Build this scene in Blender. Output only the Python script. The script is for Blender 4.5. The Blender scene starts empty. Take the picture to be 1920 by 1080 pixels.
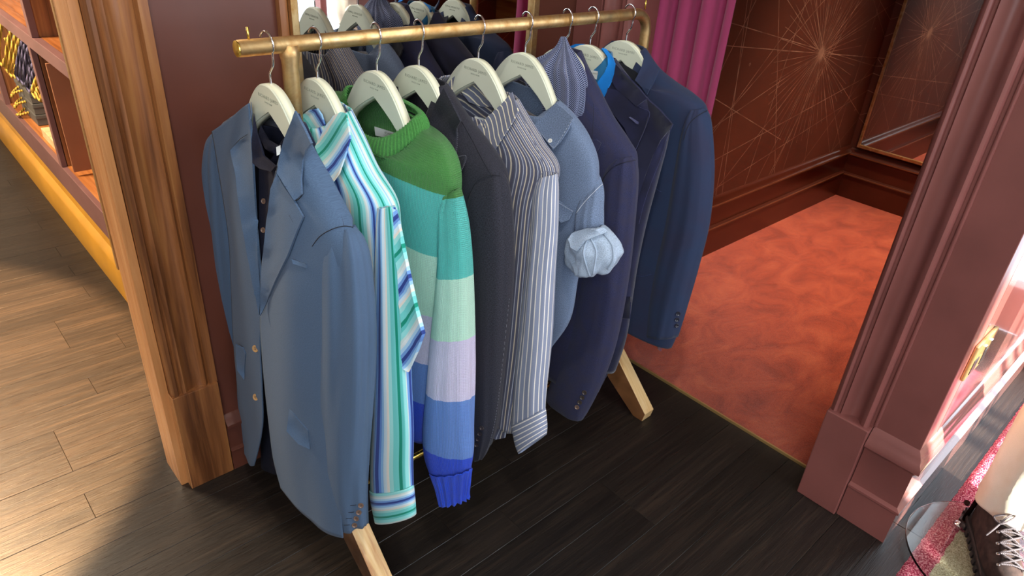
import bpy, bmesh, math, random
from mathutils import Vector, Matrix, noise
from mathutils.bvhtree import BVHTree
from mathutils.geometry import delaunay_2d_cdt
random.seed(4)
S = bpy.context.scene
COL = S.collection
R = math.radians
PI = math.pi

# ------------------------------------------------------------------ camera
FPX = 1302.6; YAW, PITCH, ROLL = R(45.654), R(29.902), R(-4.271); CAMH = 1.5
fwd = Vector((math.cos(PITCH)*math.cos(YAW), math.cos(PITCH)*math.sin(YAW), -math.sin(PITCH)))
ri = Vector((math.sin(YAW), -math.cos(YAW), 0)); dn = fwd.cross(ri)
c_r = math.cos(ROLL)*ri + math.sin(ROLL)*dn
c_d = -math.sin(ROLL)*ri + math.cos(ROLL)*dn
CP = Vector((0, 0, CAMH))
cam = bpy.data.cameras.new('camera'); co = bpy.data.objects.new('camera', cam); COL.objects.link(co)
cam.sensor_width = 36; cam.lens = 36*FPX/1920; cam.clip_start = .02
m = Matrix((c_r, -c_d, -fwd)).transposed().to_4x4(); m.translation = CP
co.matrix_world = m
S.camera = co

# ------------------------------------------------------------------ colour, world, lights
S.view_settings.view_transform = 'Standard'; S.view_settings.look = 'None'
S.view_settings.gamma = 1; S.view_settings.use_curve_mapping = False
S.view_settings.exposure = 0.25
W = bpy.data.worlds.new('sky'); S.world = W; W.use_nodes = True
bg = W.node_tree.nodes['Background']; bg.inputs[0].default_value = (.75, .87, 1, 1); bg.inputs[1].default_value = 3.2

def lamp(name, kind, loc, target, energy, color, **kw):
    d = bpy.data.lights.new(name, kind); d.energy = energy; d.color = color
    for k, v in kw.items(): setattr(d, k, v)
    o = bpy.data.objects.new(name, d); COL.objects.link(o); o.location = loc
    o.rotation_euler = (Vector(target)-Vector(loc)).to_track_quat('-Z', 'Y').to_euler()
    return o
WARM = (1, .80, .56); NEUT = (1, .95, .88); COOL = (.86, .93, 1)
lamp('sun', 'SUN', (2, -3, 4), (2.7, .2, 2.0), 27.0, (1, .93, .84), angle=R(1.2))
lamp('shopfront_daylight', 'AREA', (-1.0, -1.1, 2.1), (.95, 1.1, .75), 52, COOL, shape='RECTANGLE', size=1.6, size_y=1.3)
lamp('bay_daylight', 'AREA', (1.6, -1.3, 1.9), (1.0, 1.0, .6), 20, COOL, shape='RECTANGLE', size=1.2, size_y=1.2)
lamp('left_room_spot', 'SPOT', (-.75, 2.45, 2.65), (-.75, 2.45, 0), 3800, (1, .62, .29), spot_size=R(52), spot_blend=.12, shadow_soft_size=.04)
lamp('shelf_light', 'AREA', (-.6, 3.6, 2.2), (.5, 3.6, .2), 110, (1, .82, .6), shape='RECTANGLE', size=.7, size_y=.7)
lamp('rack_spot_near', 'SPOT', (.35, .25, 2.7), (.85, 1.15, .8), 100, NEUT, spot_size=R(60), spot_blend=.5, shadow_soft_size=.04)
lamp('rack_spot_far', 'SPOT', (1.15, 1.35, 2.75), (1.2, .75, 0), 110, (1, .9, .76), spot_size=R(50), spot_blend=.4, shadow_soft_size=.04)
lamp('booth_spot', 'SPOT', (3.45, .95, 2.5), (3.3, .95, 0), 270, (1, .80, .62), spot_size=R(66), spot_blend=1.0, shadow_soft_size=.1)

# ------------------------------------------------------------------ helpers
def at(k, c, u, v):
    d = (u-960)/FPX*c_r + (v-540)/FPX*c_d + fwd
    return CP + d*((c-CP[k])/d[k])
def rayd(u, v): return ((u-960)/FPX*c_r + (v-540)/FPX*c_d + fwd).normalized()
def lin(h):
    h = h.lstrip('#'); c = [int(h[i:i+2], 16)/255 for i in (0, 2, 4)]
    return tuple(x/12.92 if x <= .04045 else ((x+.055)/1.055)**2.4 for x in c)+(1,)

def tag(o, label=None, cat=None, group=None, kind=None):
    if label: o['label'] = label
    if cat: o['category'] = cat
    if group: o['group'] = group
    if kind: o['kind'] = kind
    return o
def empty(name, loc=(0, 0, 0), label=None, cat=None, group=None, kind=None):
    o = bpy.data.objects.new(name, None); COL.objects.link(o); o.location = loc; o.empty_display_size = .05
    return tag(o, label, cat, group, kind)
def link(name, me, parent=None, mat=None, smooth=False):
    """mesh is given in world coordinates; re-based on the parent"""
    o = bpy.data.objects.new(name, me); COL.objects.link(o)
    if mat: me.materials.append(mat)
    if smooth:
        for p in me.polygons: p.use_smooth = True
    if parent:
        base = Vector(parent.location); q = parent.parent
        while q: base += Vector(q.location); q = q.parent
        o.parent = parent
        if base.length > 0: me.transform(Matrix.Translation(-base))
    return o
def from_bm(name, bm, parent=None, mat=None, smooth=False):
    bmesh.ops.recalc_face_normals(bm, faces=bm.faces[:])
    me = bpy.data.meshes.new(name); bm.to_mesh(me); bm.free()
    return link(name, me, parent, mat, smooth)
def solid(o, t, off=-1, bev=0):
    md = o.modifiers.new('solidify', 'SOLIDIFY'); md.thickness = t; md.offset = off
    return o
def bevel(o, w, seg=2, ang=35):
    md = o.modifiers.new('bevel', 'BEVEL'); md.width = w; md.segments = seg; md.limit_method = 'ANGLE'; md.angle_limit = R(ang)
    return o
def box(name, a, b, mat, parent=None, bv=0):
    bm = bmesh.new(); bmesh.ops.create_cube(bm, size=1)
    a = Vector(a); b = Vector(b)
    for v in bm.verts: v.co = Vector([(a[i]+b[i])/2 + v.co[i]*(b[i]-a[i]) for i in range(3)])
    o = from_bm(name, bm, parent, mat)
    if bv: bevel(o, bv)
    return o
def prism(name, pts, axis, a, b, mat, parent=None, smooth=False, bv=0):
    """closed 2-D outline swept along axis; pts are the two other coordinates in xyz order"""
    bm = bmesh.new()
    def mk(p, s):
        q = list(p); q.insert(axis, s); return bm.verts.new(q)
    A = [mk(p, a) for p in pts]; B = [mk(p, b) for p in pts]; n = len(pts)
    bm.faces.new(A); bm.faces.new(B[::-1])
    for i in range(n): bm.faces.new((A[i], B[i], B[(i+1) % n], A[(i+1) % n]))
    o = from_bm(name, bm, parent, mat)
    if smooth:
        for p in o.data.polygons: p.use_smooth = len(p.vertices) == 4
        md = o.modifiers.new('e', 'EDGE_SPLIT'); md.split_angle = R(40)
    if bv: bevel(o, bv)
    return o
def cr(p0, p1, p2, p3, t):
    return .5*((2*p1)+(p2-p0)*t+(2*p0-5*p1+4*p2-p3)*t*t+(3*p1-p0-3*p2+p3)*t**3)
def spline(pts, n, closed=False):
    pts = [Vector(p) for p in pts]; out = []; N = len(pts)
    for i in range(N if closed else N-1):
        if closed: a, b, c, d = pts[i-1], pts[i], pts[(i+1) % N], pts[(i+2) % N]
        else: a, b, c, d = pts[max(i-1, 0)], pts[i], pts[i+1], pts[min(i+2, N-1)]
        for k in range(n): out.append(cr(a, b, c, d, k/n))
    if not closed: out.append(pts[-1])
    return out
def tube_bm(bm, pts, r, n=10, closed=False, cap=True):
    pts = [Vector(p) for p in pts]; N = len(pts)
    def tan(i):
        a = pts[(i-1) % N] if (closed or i > 0) else pts[0]; b = pts[(i+1) % N] if (closed or i < N-1) else pts[-1]
        return (b-a).normalized()
    t = tan(0); u = t.orthogonal().normalized(); rings = []
    for i in range(N):
        t = tan(i); u = (u-t*u.dot(t)).normalized(); w = t.cross(u)
        rr = r[i] if isinstance(r, (list, tuple)) else r
        rings.append([bm.verts.new(pts[i]+rr*(math.cos(2*PI*k/n)*u+math.sin(2*PI*k/n)*w)) for k in range(n)])
    for i in range(N if closed else N-1):
        A, B = rings[i], rings[(i+1) % N]
        for k in range(n): bm.faces.new((A[k], A[(k+1) % n], B[(k+1) % n], B[k]))
    if cap and not closed: bm.faces.new(rings[0]); bm.faces.new(rings[-1][::-1])
def tube(name, pts, r, mat, parent=None, n=10, closed=False):
    bm = bmesh.new(); tube_bm(bm, pts, r, n, closed)
    return from_bm(name, bm, parent, mat, True)
def lathe(name, prof, mat, parent=None, loc=(0, 0, 0), n=32, nrm=None):
    """prof: (radius, height) about z, or about nrm"""
    bm = bmesh.new(); rings = []
    for r, h in prof:
        rings.append([bm.verts.new((r*math.cos(2*PI*k/n), r*math.sin(2*PI*k/n), h)) for k in range(n)])
    for A, B in zip(rings, rings[1:]):
        for k in range(n): bm.faces.new((A[k], A[(k+1) % n], B[(k+1) % n], B[k]))
    bm.faces.new(rings[0][::-1]); bm.faces.new(rings[-1])
    M = Matrix.Translation(Vector(loc))
    if nrm is not None: M = M @ Vector(nrm).to_track_quat('Z', 'Y').to_matrix().to_4x4()
    bm.transform(M)
    o = from_bm(name, bm, parent, mat, True)
    md = o.modifiers.new('e', 'EDGE_SPLIT'); md.split_angle = R(45)
    return o

# ------------------------------------------------------------------ materials
def newmat(name, base=(.5, .5, .5, 1), rough=.5, metal=0, spec=.5, **kw):
    mt = bpy.data.materials.new(name); mt.use_nodes = True
    b = mt.node_tree.nodes['Principled BSDF']
    b.inputs['Base Color'].default_value = base; b.inputs['Roughness'].default_value = rough
    b.inputs['Metallic'].default_value = metal; b.inputs['Specular IOR Level'].default_value = spec
    for k, v in kw.items(): b.inputs[k].default_value = v
    return mt
class NT:
    def __init__(s, mt): s.m = mt; s.t = mt.node_tree; s.b = s.t.nodes['Principled BSDF']
    def n(s, typ, **kw):
        nd = s.t.nodes.new('ShaderNode'+typ)
        for k, v in kw.items(): setattr(nd, k, v)
        return nd
    def l(s, a, b): s.t.links.new(a, b)
    def math(s, op, a, b=None, c=None):
        nd = s.n('Math', operation=op)
        for i, x in enumerate((a, b, c)):
            if x is None: continue
            if isinstance(x, (int, float)): nd.inputs[i].default_value = x
            else: s.l(x, nd.inputs[i])
        return nd.outputs[0]
    def coord(s, out='Object', scale=(1, 1, 1), rot=(0, 0, 0)):
        tc = s.n('TexCoord'); mp = s.n('Mapping'); mp.inputs['Scale'].default_value = scale; mp.inputs['Rotation'].default_value = rot
        s.l(tc.outputs[out], mp.inputs[0]); return mp.outputs[0]
    def noise(s, vec, sc, det=3, dist=0, rough=.5):
        nd = s.n('TexNoise'); nd.inputs['Scale'].default_value = sc; nd.inputs['Detail'].default_value = det
        nd.inputs['Distortion'].default_value = dist; nd.inputs['Roughness'].default_value = rough
        s.l(vec, nd.inputs['Vector']); return nd.outputs['Fac']
    def ramp(s, fac, stops, interp='LINEAR'):
        nd = s.n('ValToRGB'); e = nd.color_ramp; e.interpolation = interp
        while len(e.elements) > 1: e.elements.remove(e.elements[-1])
        e.elements[0].position = stops[0][0]; e.elements[0].color = stops[0][1]
        for p, c in stops[1:]:
            x = e.elements.new(p); x.color = c
        s.l(fac, nd.inputs[0]); return nd.outputs[0]
    def mix(s, fac, a, b, bt='MIX'):
        nd = s.n('Mix', data_type='RGBA', blend_type=bt)
        for i, x in ((0, fac), (6, a), (7, b)):
            if isinstance(x, (int, float)): nd.inputs[i].default_value = x
            elif isinstance(x, tuple): nd.inputs[i].default_value = x
            else: s.l(x, nd.inputs[i])
        return nd.outputs[2]
    def bump(s, h, st, dist=.001):
        nd = s.n('Bump'); nd.inputs['Strength'].default_value = st; nd.inputs['Distance'].default_value = dist
        s.l(h, nd.inputs['Height']); s.l(nd.outputs[0], s.b.inputs['Normal'])
    def base(s, c): s.l(c, s.b.inputs['Base Color'])

def cloth(name, c, c2=None, stripes=None, period=.1, axis=0, weave=900, rough=.85, sheen=.25, bump=.5, mott=.25, grid=None, shift=0.0, mott_sc=26):
    """woven cloth; stripes = list of (position 0..1, hex) repeated every period metres of the UV map"""
    mt = newmat(name, lin(c), rough, spec=.25); q = NT(mt)
    q.b.inputs['Sheen Weight'].default_value = sheen; q.b.inputs['Sheen Roughness'].default_value = .5
    uv = q.coord('UV'); sx = q.n('SeparateXYZ'); q.l(uv, sx.inputs[0])
    if stripes:
        f = q.math('FRACT', q.math('ADD', q.math('DIVIDE', sx.outputs[axis], period), 10+shift))
        col = q.ramp(f, [(p, lin(h)) for p, h in stripes], 'CONSTANT')
    else: col = lin(c)
    tc = q.coord('UV', (weave, weave*.35, 1)); n1 = q.noise(tc, 1, 2)
    tc2 = q.coord('UV', (weave*.35, weave, 1)); n2 = q.noise(tc2, 1, 2)
    w = q.math('ADD', n1, n2)
    dark = q.ramp(q.math('MULTIPLY', w, .5), [(.36, (1-mott,)*3+(1,)), (.64, (1+mott*.8,)*3+(1,))])
    col = q.mix(1.0, col, dark, 'MULTIPLY')
    if c2:
        n3 = q.noise(q.coord('UV', (mott_sc, mott_sc, 1)), 1, 3)
        col = q.mix(q.ramp(n3, [(.4, (0, 0, 0, 1)), (.65, (1, 1, 1, 1))]), col, lin(c2)) if not stripes else col
    q.base(col); q.bump(w, bump, .0006)
    return mt

def knit(name, bands, tilt=0):
    mt = newmat(name, (.5, .5, .5, 1), .95, spec=.15); q = NT(mt)
    q.b.inputs['Sheen Weight'].default_value = .15
    uv = q.coord('UV'); sx = q.n('SeparateXYZ'); q.l(uv, sx.inputs[0])
    u, v = sx.outputs[0], sx.outputs[1]
    jit = q.math('MULTIPLY', q.math('SUBTRACT', q.noise(q.coord('UV', (300, 20, 1)), 1, 2), .5), .004)
    vv = q.math('ADD', v, jit)
    if tilt:
        so = q.n('SeparateXYZ'); q.l(q.coord('Object'), so.inputs[0]); vv = q.math('ADD', vv, q.math('MULTIPLY', q.math('ADD', so.outputs[1], .285), tilt))
    col = q.ramp(q.math('DIVIDE', vv, 1.3), [(p/1.3, lin(h)) for p, h in bands], 'CONSTANT')
    a = q.math('SINE', q.math('MULTIPLY', u, 2*PI*120)); a2 = q.math('ABSOLUTE', a)
    b = q.math('SINE', q.math('ADD', q.math('MULTIPLY', v, 2*PI*260), q.math('MULTIPLY', a2, 3.0)))
    fz = q.noise(q.coord('UV', (500, 500, 1)), 1, 4)
    h = q.math('ADD', q.math('ADD', a2, q.math('MULTIPLY', b, .22)), q.math('MULTIPLY', fz, 1.2))
    sh = q.ramp(q.math('MULTIPLY', h, .42), [(.1, (.66, .66, .66, 1)), (.8, (1.3, 1.3, 1.3, 1))])  # shading put into the colour: stitch grooves darker, ridges lighter
    q.base(q.mix(1.0, col, sh, 'MULTIPLY')); q.bump(h, .9, .0014)
    return mt

def wood(name, c1, c2, c3, sc=(60, 60, 3), rough=.45, coat=0, bump=.25, rings=True, spec=.5, rnd=.0):
    mt = newmat(name, lin(c1), rough, spec=spec); q = NT(mt)
    q.b.inputs['Coat Weight'].default_value = coat; q.b.inputs['Coat Roughness'].default_value = .2
    v = q.coord('Object', sc); oi = q.n('ObjectInfo')
    ad = q.n('VectorMath', operation='ADD'); q.l(v, ad.inputs[0]); cb = q.n('CombineXYZ')
    for i in range(3): q.l(q.math('MULTIPLY', oi.outputs['Random'], 37.0*(i+1)), cb.inputs[i])
    q.l(cb.outputs[0], ad.inputs[1]); v = ad.outputs[0]
    n = q.noise(v, 1, 6, .6, .6); g = q.noise(v, .22, 3, 1.2)
    f = q.math('ADD', q.math('MULTIPLY', n, .6), q.math('MULTIPLY', g, .45))
    col = q.ramp(f, [(.38, lin(c1)), (.52, lin(c2)), (.66, lin(c3))])
    if rnd:
        k = q.ramp(oi.outputs['Random'], [(0, (1-rnd,)*3+(1,)), (1, (1+rnd,)*3+(1,))]); col = q.mix(1.0, col, k, 'MULTIPLY')
    q.base(col)
    pores = q.noise(v, 4, 2); q.bump(q.math('ADD', q.math('MULTIPLY', pores, .7), n), bump, .0012)
    rr = q.ramp(pores, [(.3, (rough*.8,)*3+(1,)), (.7, (min(1, rough*1.35),)*3+(1,))]); q.l(rr, q.b.inputs['Roughness'])
    return mt

def paint(name, c, rough=.35, spec=.5, bump=.06):
    mt = newmat(name, lin(c), rough, spec=spec); q = NT(mt)
    n = q.noise(q.coord('Object', (6, 6, 6)), 1, 5); n2 = q.noise(q.coord('Object', (90, 90, 90)), 1, 3)
    b = lin(c); q.base(q.ramp(n, [(.3, tuple(x*.86 for x in b[:3])+(1,)), (.7, tuple(x*1.1 for x in b[:3])+(1,))]))
    q.bump(n2, bump, .001)
    return mt
def metal(name, c, rough, tarn=None, sc=30):
    mt = newmat(name, lin(c), rough, metal=1); q = NT(mt)
    v = q.coord('Object', (sc, sc, sc)); n = q.noise(v, 1, 6, .5, .65)
    if tarn: q.base(q.ramp(n, [(.36, lin(tarn)), (.6, lin(c))]))
    q.l(q.ramp(n, [(.3, (min(1, rough*1.4),)*3+(1,)), (.7, (rough*.8,)*3+(1,))]), q.b.inputs['Roughness'])
    return mt

M = {}
M['brass'] = metal('aged_brass', 'D2B483', .46, 'B88F58', 22)
M['brass_bright'] = metal('bright_brass', 'E4C766', .25)
M['chrome'] = newmat('chrome', (.86, .86, .88, 1), .08, 1)
M['hanger'] = newmat('hanger_lacquer', lin('D3D8C4'), .34, spec=.4)
M['hanger_edge'] = newmat('hanger_edge_lacquer', lin('E2E2C6'), .34, spec=.4)
M['ink'] = newmat('dark_ink', lin('868C7C'), .6)
M['floor'] = wood('blackened_oak', '1B1613', '211B17', '2E251E', (5, 150, 150), .34, .0, .55, rnd=.22, spec=.45)
M['walnut'] = wood('walnut', '5A3319', '8A5630', 'A5713F', (45, 45, 2.2), .36, .25, .15)
M['walnut_light'] = wood('light_walnut', 'A56A3A', 'BF8450', 'CF9A66', (45, 45, 2.2), .4, .1, .12)
M['walnut_h'] = wood('walnut_shelf', '7A4420', 'A4622F', 'BF7E46', (45, 2.2, 45), .4, .1, .12)
M['leg_top'] = wood('pale_ash', 'C49A66', 'D9B583', 'E6C99C', (3, 80, 80), .5, 0, .2)
M['leg'] = wood('oiled_oak', 'A87442', 'CFA870', 'DDBE8C', (60, 6, 6), .5, 0, .2)
M['leg_side'] = wood('oiled_dark_side', '4A2C18', '6E4628', '8A5C38', (60, 6, 6), .45, 0, .2)  # darker tone for the side faces of the feet
M['maroon'] = paint('maroon_wall_paint', '86504A', .34)
M['gloss'] = paint('maroon_gloss_paint', '8C5F58', .18, .8, .03); M['gloss'].node_tree.nodes['Principled BSDF'].inputs['Coat Weight'].default_value = 1; M['gloss'].node_tree.nodes['Principled BSDF'].inputs['Coat Roughness'].default_value = .12
M['maroon_dark'] = paint('oxblood_wall_paint', '5C3226', .4)
M['booth_wood'] = paint('booth_oxblood_gloss', '4E2114', .28)
M['booth_highlight'] = paint('booth_highlight_brown', '7A4A30', .3)  # lighter brown for painted highlight lines on the booth skirting
M['purple'] = paint('aubergine_shelf_paint', '74504C', .45)
M['yellow'] = paint('ochre_paint', 'B07D22', .34)
M['ceiling'] = paint('ceiling_paint', 'B9AC9C', .8)
M['mirror'] = newmat('mirror_glass', (.78, .76, .74, 1), .015, 1)
M['curtain'] = cloth('magenta_velvet', 'B0446E', weave=1500, sheen=.3, mott=.12)
M['glass'] = newmat('clear_glass', (.95, 1, .97, 1), .02, 0, **{'Transmission Weight': 1.0, 'IOR': 1.45})

def wallpaper():
    mt = newmat('star_chart_wallpaper', lin('4A2218'), .55); q = NT(mt)
    tc = q.n('TexCoord'); sp = q.n('SeparateXYZ'); q.l(tc.outputs['Object'], sp.inputs[0])
    x = q.math('ADD', sp.outputs[0], sp.outputs[1]); z = sp.outputs[2]
    base = q.ramp(q.noise(q.coord('Object', (2.5, 2.5, 2.5)), 1, 4), [(.3, lin('542719')), (.7, lin('66321F'))])
    acc = None
    for cx, cz, n, rot, w, ext in ((5.04, .90, 16, .12, .0016, 2.2), (5.04, .90, 56, .0, .0009, .45), (4.24, 1.75, 18, .1, .0018, 2.4), (3.9, .45, 14, .3, .0018, 2.0),
                                   (6.1, .70, 16, .2, .0015, 2.0), (4.5, -.25, 18, .35, .0016, 2.0), (5.6, 1.9, 16, .05, .0016, 2.2), (3.2, 1.2, 16, .4, .0018, 1.8)):
        dx = q.math('SUBTRACT', x, cx); dz = q.math('SUBTRACT', z, cz)
        r = q.math('SQRT', q.math('ADD', q.math('MULTIPLY', dx, dx), q.math('MULTIPLY', dz, dz)))
        a = q.math('ARCTAN2', dz, dx)
        d = q.math('MULTIPLY', q.math('ABSOLUTE', q.math('SINE', q.math('MULTIPLY', q.math('ADD', a, rot), n/2))), q.math('DIVIDE', r, n/2))
        ln = q.math('LESS_THAN', d, w)
        ln = q.math('MULTIPLY', ln, q.math('LESS_THAN', r, ext))
        acc = ln if acc is None else q.math('MAXIMUM', acc, ln)
    dsh = q.noise(q.coord('Object', (14, 14, 14)), 1, 2)
    fade = q.ramp(dsh, [(.35, (.22, .22, .22, 1)), (.65, (.85, .85, .85, 1))])
    vo = q.n('TexVoronoi'); vo.inputs['Scale'].default_value = 5.5; q.l(q.coord('Object'), vo.inputs['Vector']); mk = q.math('LESS_THAN', vo.outputs['Distance'], .045)
    mk = q.math('MULTIPLY', mk, q.math('GREATER_THAN', q.noise(q.coord('Object', (160, 160, 160)), 1, 1), .5)); acc = q.math('MAXIMUM', acc, mk)
    q.base(q.mix(q.math('MULTIPLY', acc, fade), base, lin('B0836A')))
    return mt
M['paper'] = wallpaper()
def carpet(name, a, b, c):
    mt = newmat(name, lin(a), .95, spec=.1); q = NT(mt); q.b.inputs['Sheen Weight'].default_value = .35
    n = q.noise(q.coord('Object', (5, 8, 5)), 1, 7, .9, .66); f = q.noise(q.coord('Object', (420, 420, 420)), 1, 2)
    col = q.ramp(n, [(.36, lin(a)), (.5, lin(b)), (.68, lin(c))])
    q.base(q.mix(.35, col, q.ramp(f, [(.3, (.1, .03, .02, 1)), (.7, lin(c))]))); q.bump(q.math('ADD', f, q.math('MULTIPLY', n, 3)), .8, .003)
    return mt
M['carpet'] = carpet('rust_carpet', '94301C', 'BC4A2E', 'D86844')

# ------------------------------------------------------------------ the setting
floor = empty('floor', (0, 0, 0), 'near-black oak board floor', kind='structure')
box('subfloor', (-2.2, -1.7, -.06), (1.82, 5.3, -.012), newmat('gap', (.012, .01, .008, 1), .9), floor)
plank_meshes = {}
PW = .1065; nplank = 0
def plank(x0, x1, y0):
    global nplank
    L = round((x1-x0)/.05)*.05; key = L
    if key not in plank_meshes:
        bm = bmesh.new(); bmesh.ops.create_cube(bm, size=1)
        for v in bm.verts: v.co = Vector((v.co.x*(L-.0008), v.co.y*(PW-.0008), v.co.z*.012))
        bmesh.ops.bevel(bm, geom=[e for e in bm.edges if all(v.co.z > 0 for v in e.verts)], offset=.0006, segments=1, affect='EDGES')
        me = bpy.data.meshes.new('plank'); bm.to_mesh(me); bm.free(); me.materials.append(M['floor']); plank_meshes[key] = me
    o = bpy.data.objects.new('plank', plank_meshes[key]); COL.objects.link(o); o.parent = floor
    o.location = (x0+L/2, y0+PW/2, -.006+random.uniform(-.0002, .0002)); nplank += 1
y = -.62; j = 0
while y < 5.25:
    xr = 1.815 if y < 1.52 else .62; xl = -.55 if y < 3 else -.9
    x = xr - random.choice([0, .2, .35, .5]) if y >= 1.52 else xr
    if x < xr: plank(x, xr, y)
    while x > xl:
        L = random.choice([.55, .7, .85, 1.0, 1.15]); plank(x-L, x, y); x -= L
    y += PW; j += 1
box('floor_beyond', (1.82, -1.7, -.05), (3.3, .26, -.002), M['floor'], floor)
tag(box('carpet', (1.8228, .25, -.05), (4.25, 1.6, .006), M['carpet']), 'rust red cut-pile carpet filling the fitting room', kind='structure').name = 'floor_carpet'
tag(box('trim_1', (1.8165, .25, -.03), (1.8225, 1.56, .0075), newmat('brass_strip', lin('C9A468'), .4, metal=.6)), 'thin brass threshold strip between boards and carpet', kind='structure')

# walls -------------------------------------------------------------
tag(box('wall_back', (.46, 1.58, 0), (1.85, 1.72, 2.7), M['maroon_dark']), 'oxblood painted wall behind the rail', kind='structure')
tag(box('wall_back_end', (.352, 1.60, 0), (.46, 1.72, 2.7), M['maroon_dark']), kind='structure')
tag(box('wall_booth_left', (1.85, 1.55, 0), (4.3, 1.72, 2.7), M['paper']), 'fitting room wall with star chart wallpaper', kind='structure')
tag(box('wall_booth_end', (4.215, .2, 0), (4.3, 1.55, 2.7), M['paper']), 'narrow end wall of the fitting room', kind='structure')
tag(box('wall_booth_right', (1.85, .27, 0), (4.215, .30, 2.7), M['paper']), kind='structure')
tag(box('wall_bay_left', (1.85, .232, 0), (3.3, .27, 2.7), M['gloss']), 'glossy maroon side wall of the display bay', kind='structure')
w2 = empty('window_2', (3.3, -.7, 0), 'shop window closing the display bay', kind='structure')
box('sill', (3.3, -1.7, 0), (3.4, .23, .2), M['maroon'], w2); box('window_head', (3.3, -1.7, 2.5), (3.4, .23, 2.7), M['maroon'], w2)
for yy in (-1.7, -.75, .18): box('mullion', (3.31, yy, .2), (3.36, yy+.05, 2.5), M['maroon'], w2)
tag(box('wall_camera_side', (-2.3, -1.7, 0), (-2.2, 5.3, 2.7), M['ceiling']), kind='structure')
tag(box('wall_far_left', (-2.2, 5.2, 0), (.9, 5.3, 2.7), M['ceiling']), kind='structure')
tag(box('ceiling', (-2.3, -1.8, 2.7), (4.3, 5.3, 2.8), M['ceiling']), kind='structure')
# shopfront with a wide window
wf = empty('wall_front', (0, -1.7, 0), 'shopfront wall with red window mullions', kind='structure')
box('sill_wall', (-2.2, -1.8, 0), (3.3, -1.7, .25), M['maroon'], wf); box('header', (-2.2, -1.8, 2.5), (3.3, -1.7, 2.7), M['maroon'], wf)
box('pier', (-2.2, -1.8, .25), (1.3, -1.7, 2.5), M['ceiling'], wf)
win = empty('window_1', (0, -1.75, 0), 'tall shop window beside the display bay', kind='structure')
for xx in (1.3, 1.95, 2.6, 3.24): box('mullion', (xx, -1.79, .25), (xx+.05, -1.71, 2.5), M['maroon'], win)
for xx in (2.1, 2.2): box('curtain_strip', (xx, -1.66, .25), (xx+.05, -1.63, 2.5), M['maroon'], win)

# opening into the fitting room: pilasters facing the shop
def pilaster(name, ya, yb, yc, sgn, label):
    """ya = edge at the opening, yb = end of casing, yc = far end"""
    e = tag(empty(name, (1.715, min(ya, yc), 0)), label, kind='structure')
    f = lambda t: ya+(yb-ya)*t
    prof = [(1.85, f(0)), (1.728, f(0)), (1.716, f(.06)), (1.712, f(.12)), (1.716, f(.17)), (1.724, f(.19)), (1.724, f(.24)), (1.716, f(.28)),
            (1.722, f(.34)), (1.731, f(.42)), (1.736, f(.5)), (1.736, f(.58)), (1.730, f(.66)), (1.720, f(.72)), (1.713, f(.78)), (1.711, f(.84)), (1.716, f(.9)), (1.730, f(.93)), (1.730, f(1)), (1.85, f(1))]
    prism('fluted_casing', prof, 2, .312, 2.7, M['maroon'], e, smooth=True)
    box('plinth_block', (1.702, min(ya, yb), 0), (1.85, max(ya, yb), .312), M['maroon'], e, .003)
    box('wall_panel', (1.732, min(yb, yc), 0), (1.85, max(yb, yc), 2.7), M['maroon'], e, .002)
    g = .008*sgn
    box('bead', (1.724, min(yb, yb-g), .32), (1.735, max(yb, yb-g), 2.7), M['maroon'], e, .003)
    return e
pr_ = pilaster('wall_pilaster_right', .468, .352, .2325, 1, 'maroon fluted door casing on a square plinth right of the carpet')
pl_ = pilaster('wall_pilaster_left', 1.35, 1.465, 1.58, -1, 'maroon fluted door casing between mirror and curtain')
SK = [(0, 0), (-.018, 0), (-.018, .108), (-.023, .113), (-.023, .120), (-.012, .126), (-.012, .245), (-.018, .255), (-.026, .262), (-.026, .276), (-.018, .286), (-.014, .300), (-.006, .312), (0, .318)]
SKB = [(0, 0), (-.016, 0), (-.016, .145), (-.020, .149), (-.022, .155), (-.016, .161), (-.008, .163), (-.008, .262), (-.014, .268), (-.024, .274), (-.026, .284), (-.018, .292), (-.016, .304), (-.008, .314), (0, .318)]
def skirting(name, axis, a, b, plane, sgn, mat, label=None, parent=None, sc=1):
    pts = [((plane - sgn*p[0]*1.0), p[1]*sc) for p in (SKB if 'booth' in name else SK)]
    # sgn=+1: proud toward + ; sgn=-1: proud toward -
    o = prism(name, pts, axis, a, b, mat, parent, smooth=True)
    if parent is None: tag(o, label, kind='structure')
    return o
skirting('baseboard_front', 1, .210, .350, 1.732, -1, M['maroon'], 'stepped maroon skirting on the face beside the plinth')
skirting('baseboard_bay', 0, 1.712, 3.3, .234, -1, M['gloss'], 'stepped maroon skirting along the sunlit bay wall')
skirting('baseboard_booth_left', 0, 1.85, 4.215, 1.551, -1, M['booth_wood'], 'tall stepped oxblood skirting under the wallpaper')
skirting('baseboard_booth_end', 1, .3, 1.551, 4.215, -1, M['booth_wood'], 'tall stepped skirting under the leaning mirror', sc=.97)
skirting('baseboard_booth_right', 0, 1.85, 4.215, .30, 1, M['booth_wood'])
skirting('baseboard_back', 0, .468, 1.72, 1.581, -1, M['maroon_dark'], 'oxblood skirting behind the rail', sc=.6)
for nm_, a, b in (('booth_left', (1.85, 1.527, .149), (4.19, 1.531, .156)), ('booth_left', (1.85, 1.523, .275), (4.19, 1.528, .283)), ('booth_end', (4.190, .3, .144), (4.195, 1.527, .151)), ('booth_end', (4.187, .3, .267), (4.192, 1.525, .274))):
    box('bead', a, b, M['booth_highlight'], bpy.data.objects['baseboard_'+nm_])  # thin strips paint the highlight along the skirting moulding
for v in bpy.data.objects['baseboard_front'].data.vertices:
    if v.co.y < .22: v.co.y = .234-(1.732-v.co.x)
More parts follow.
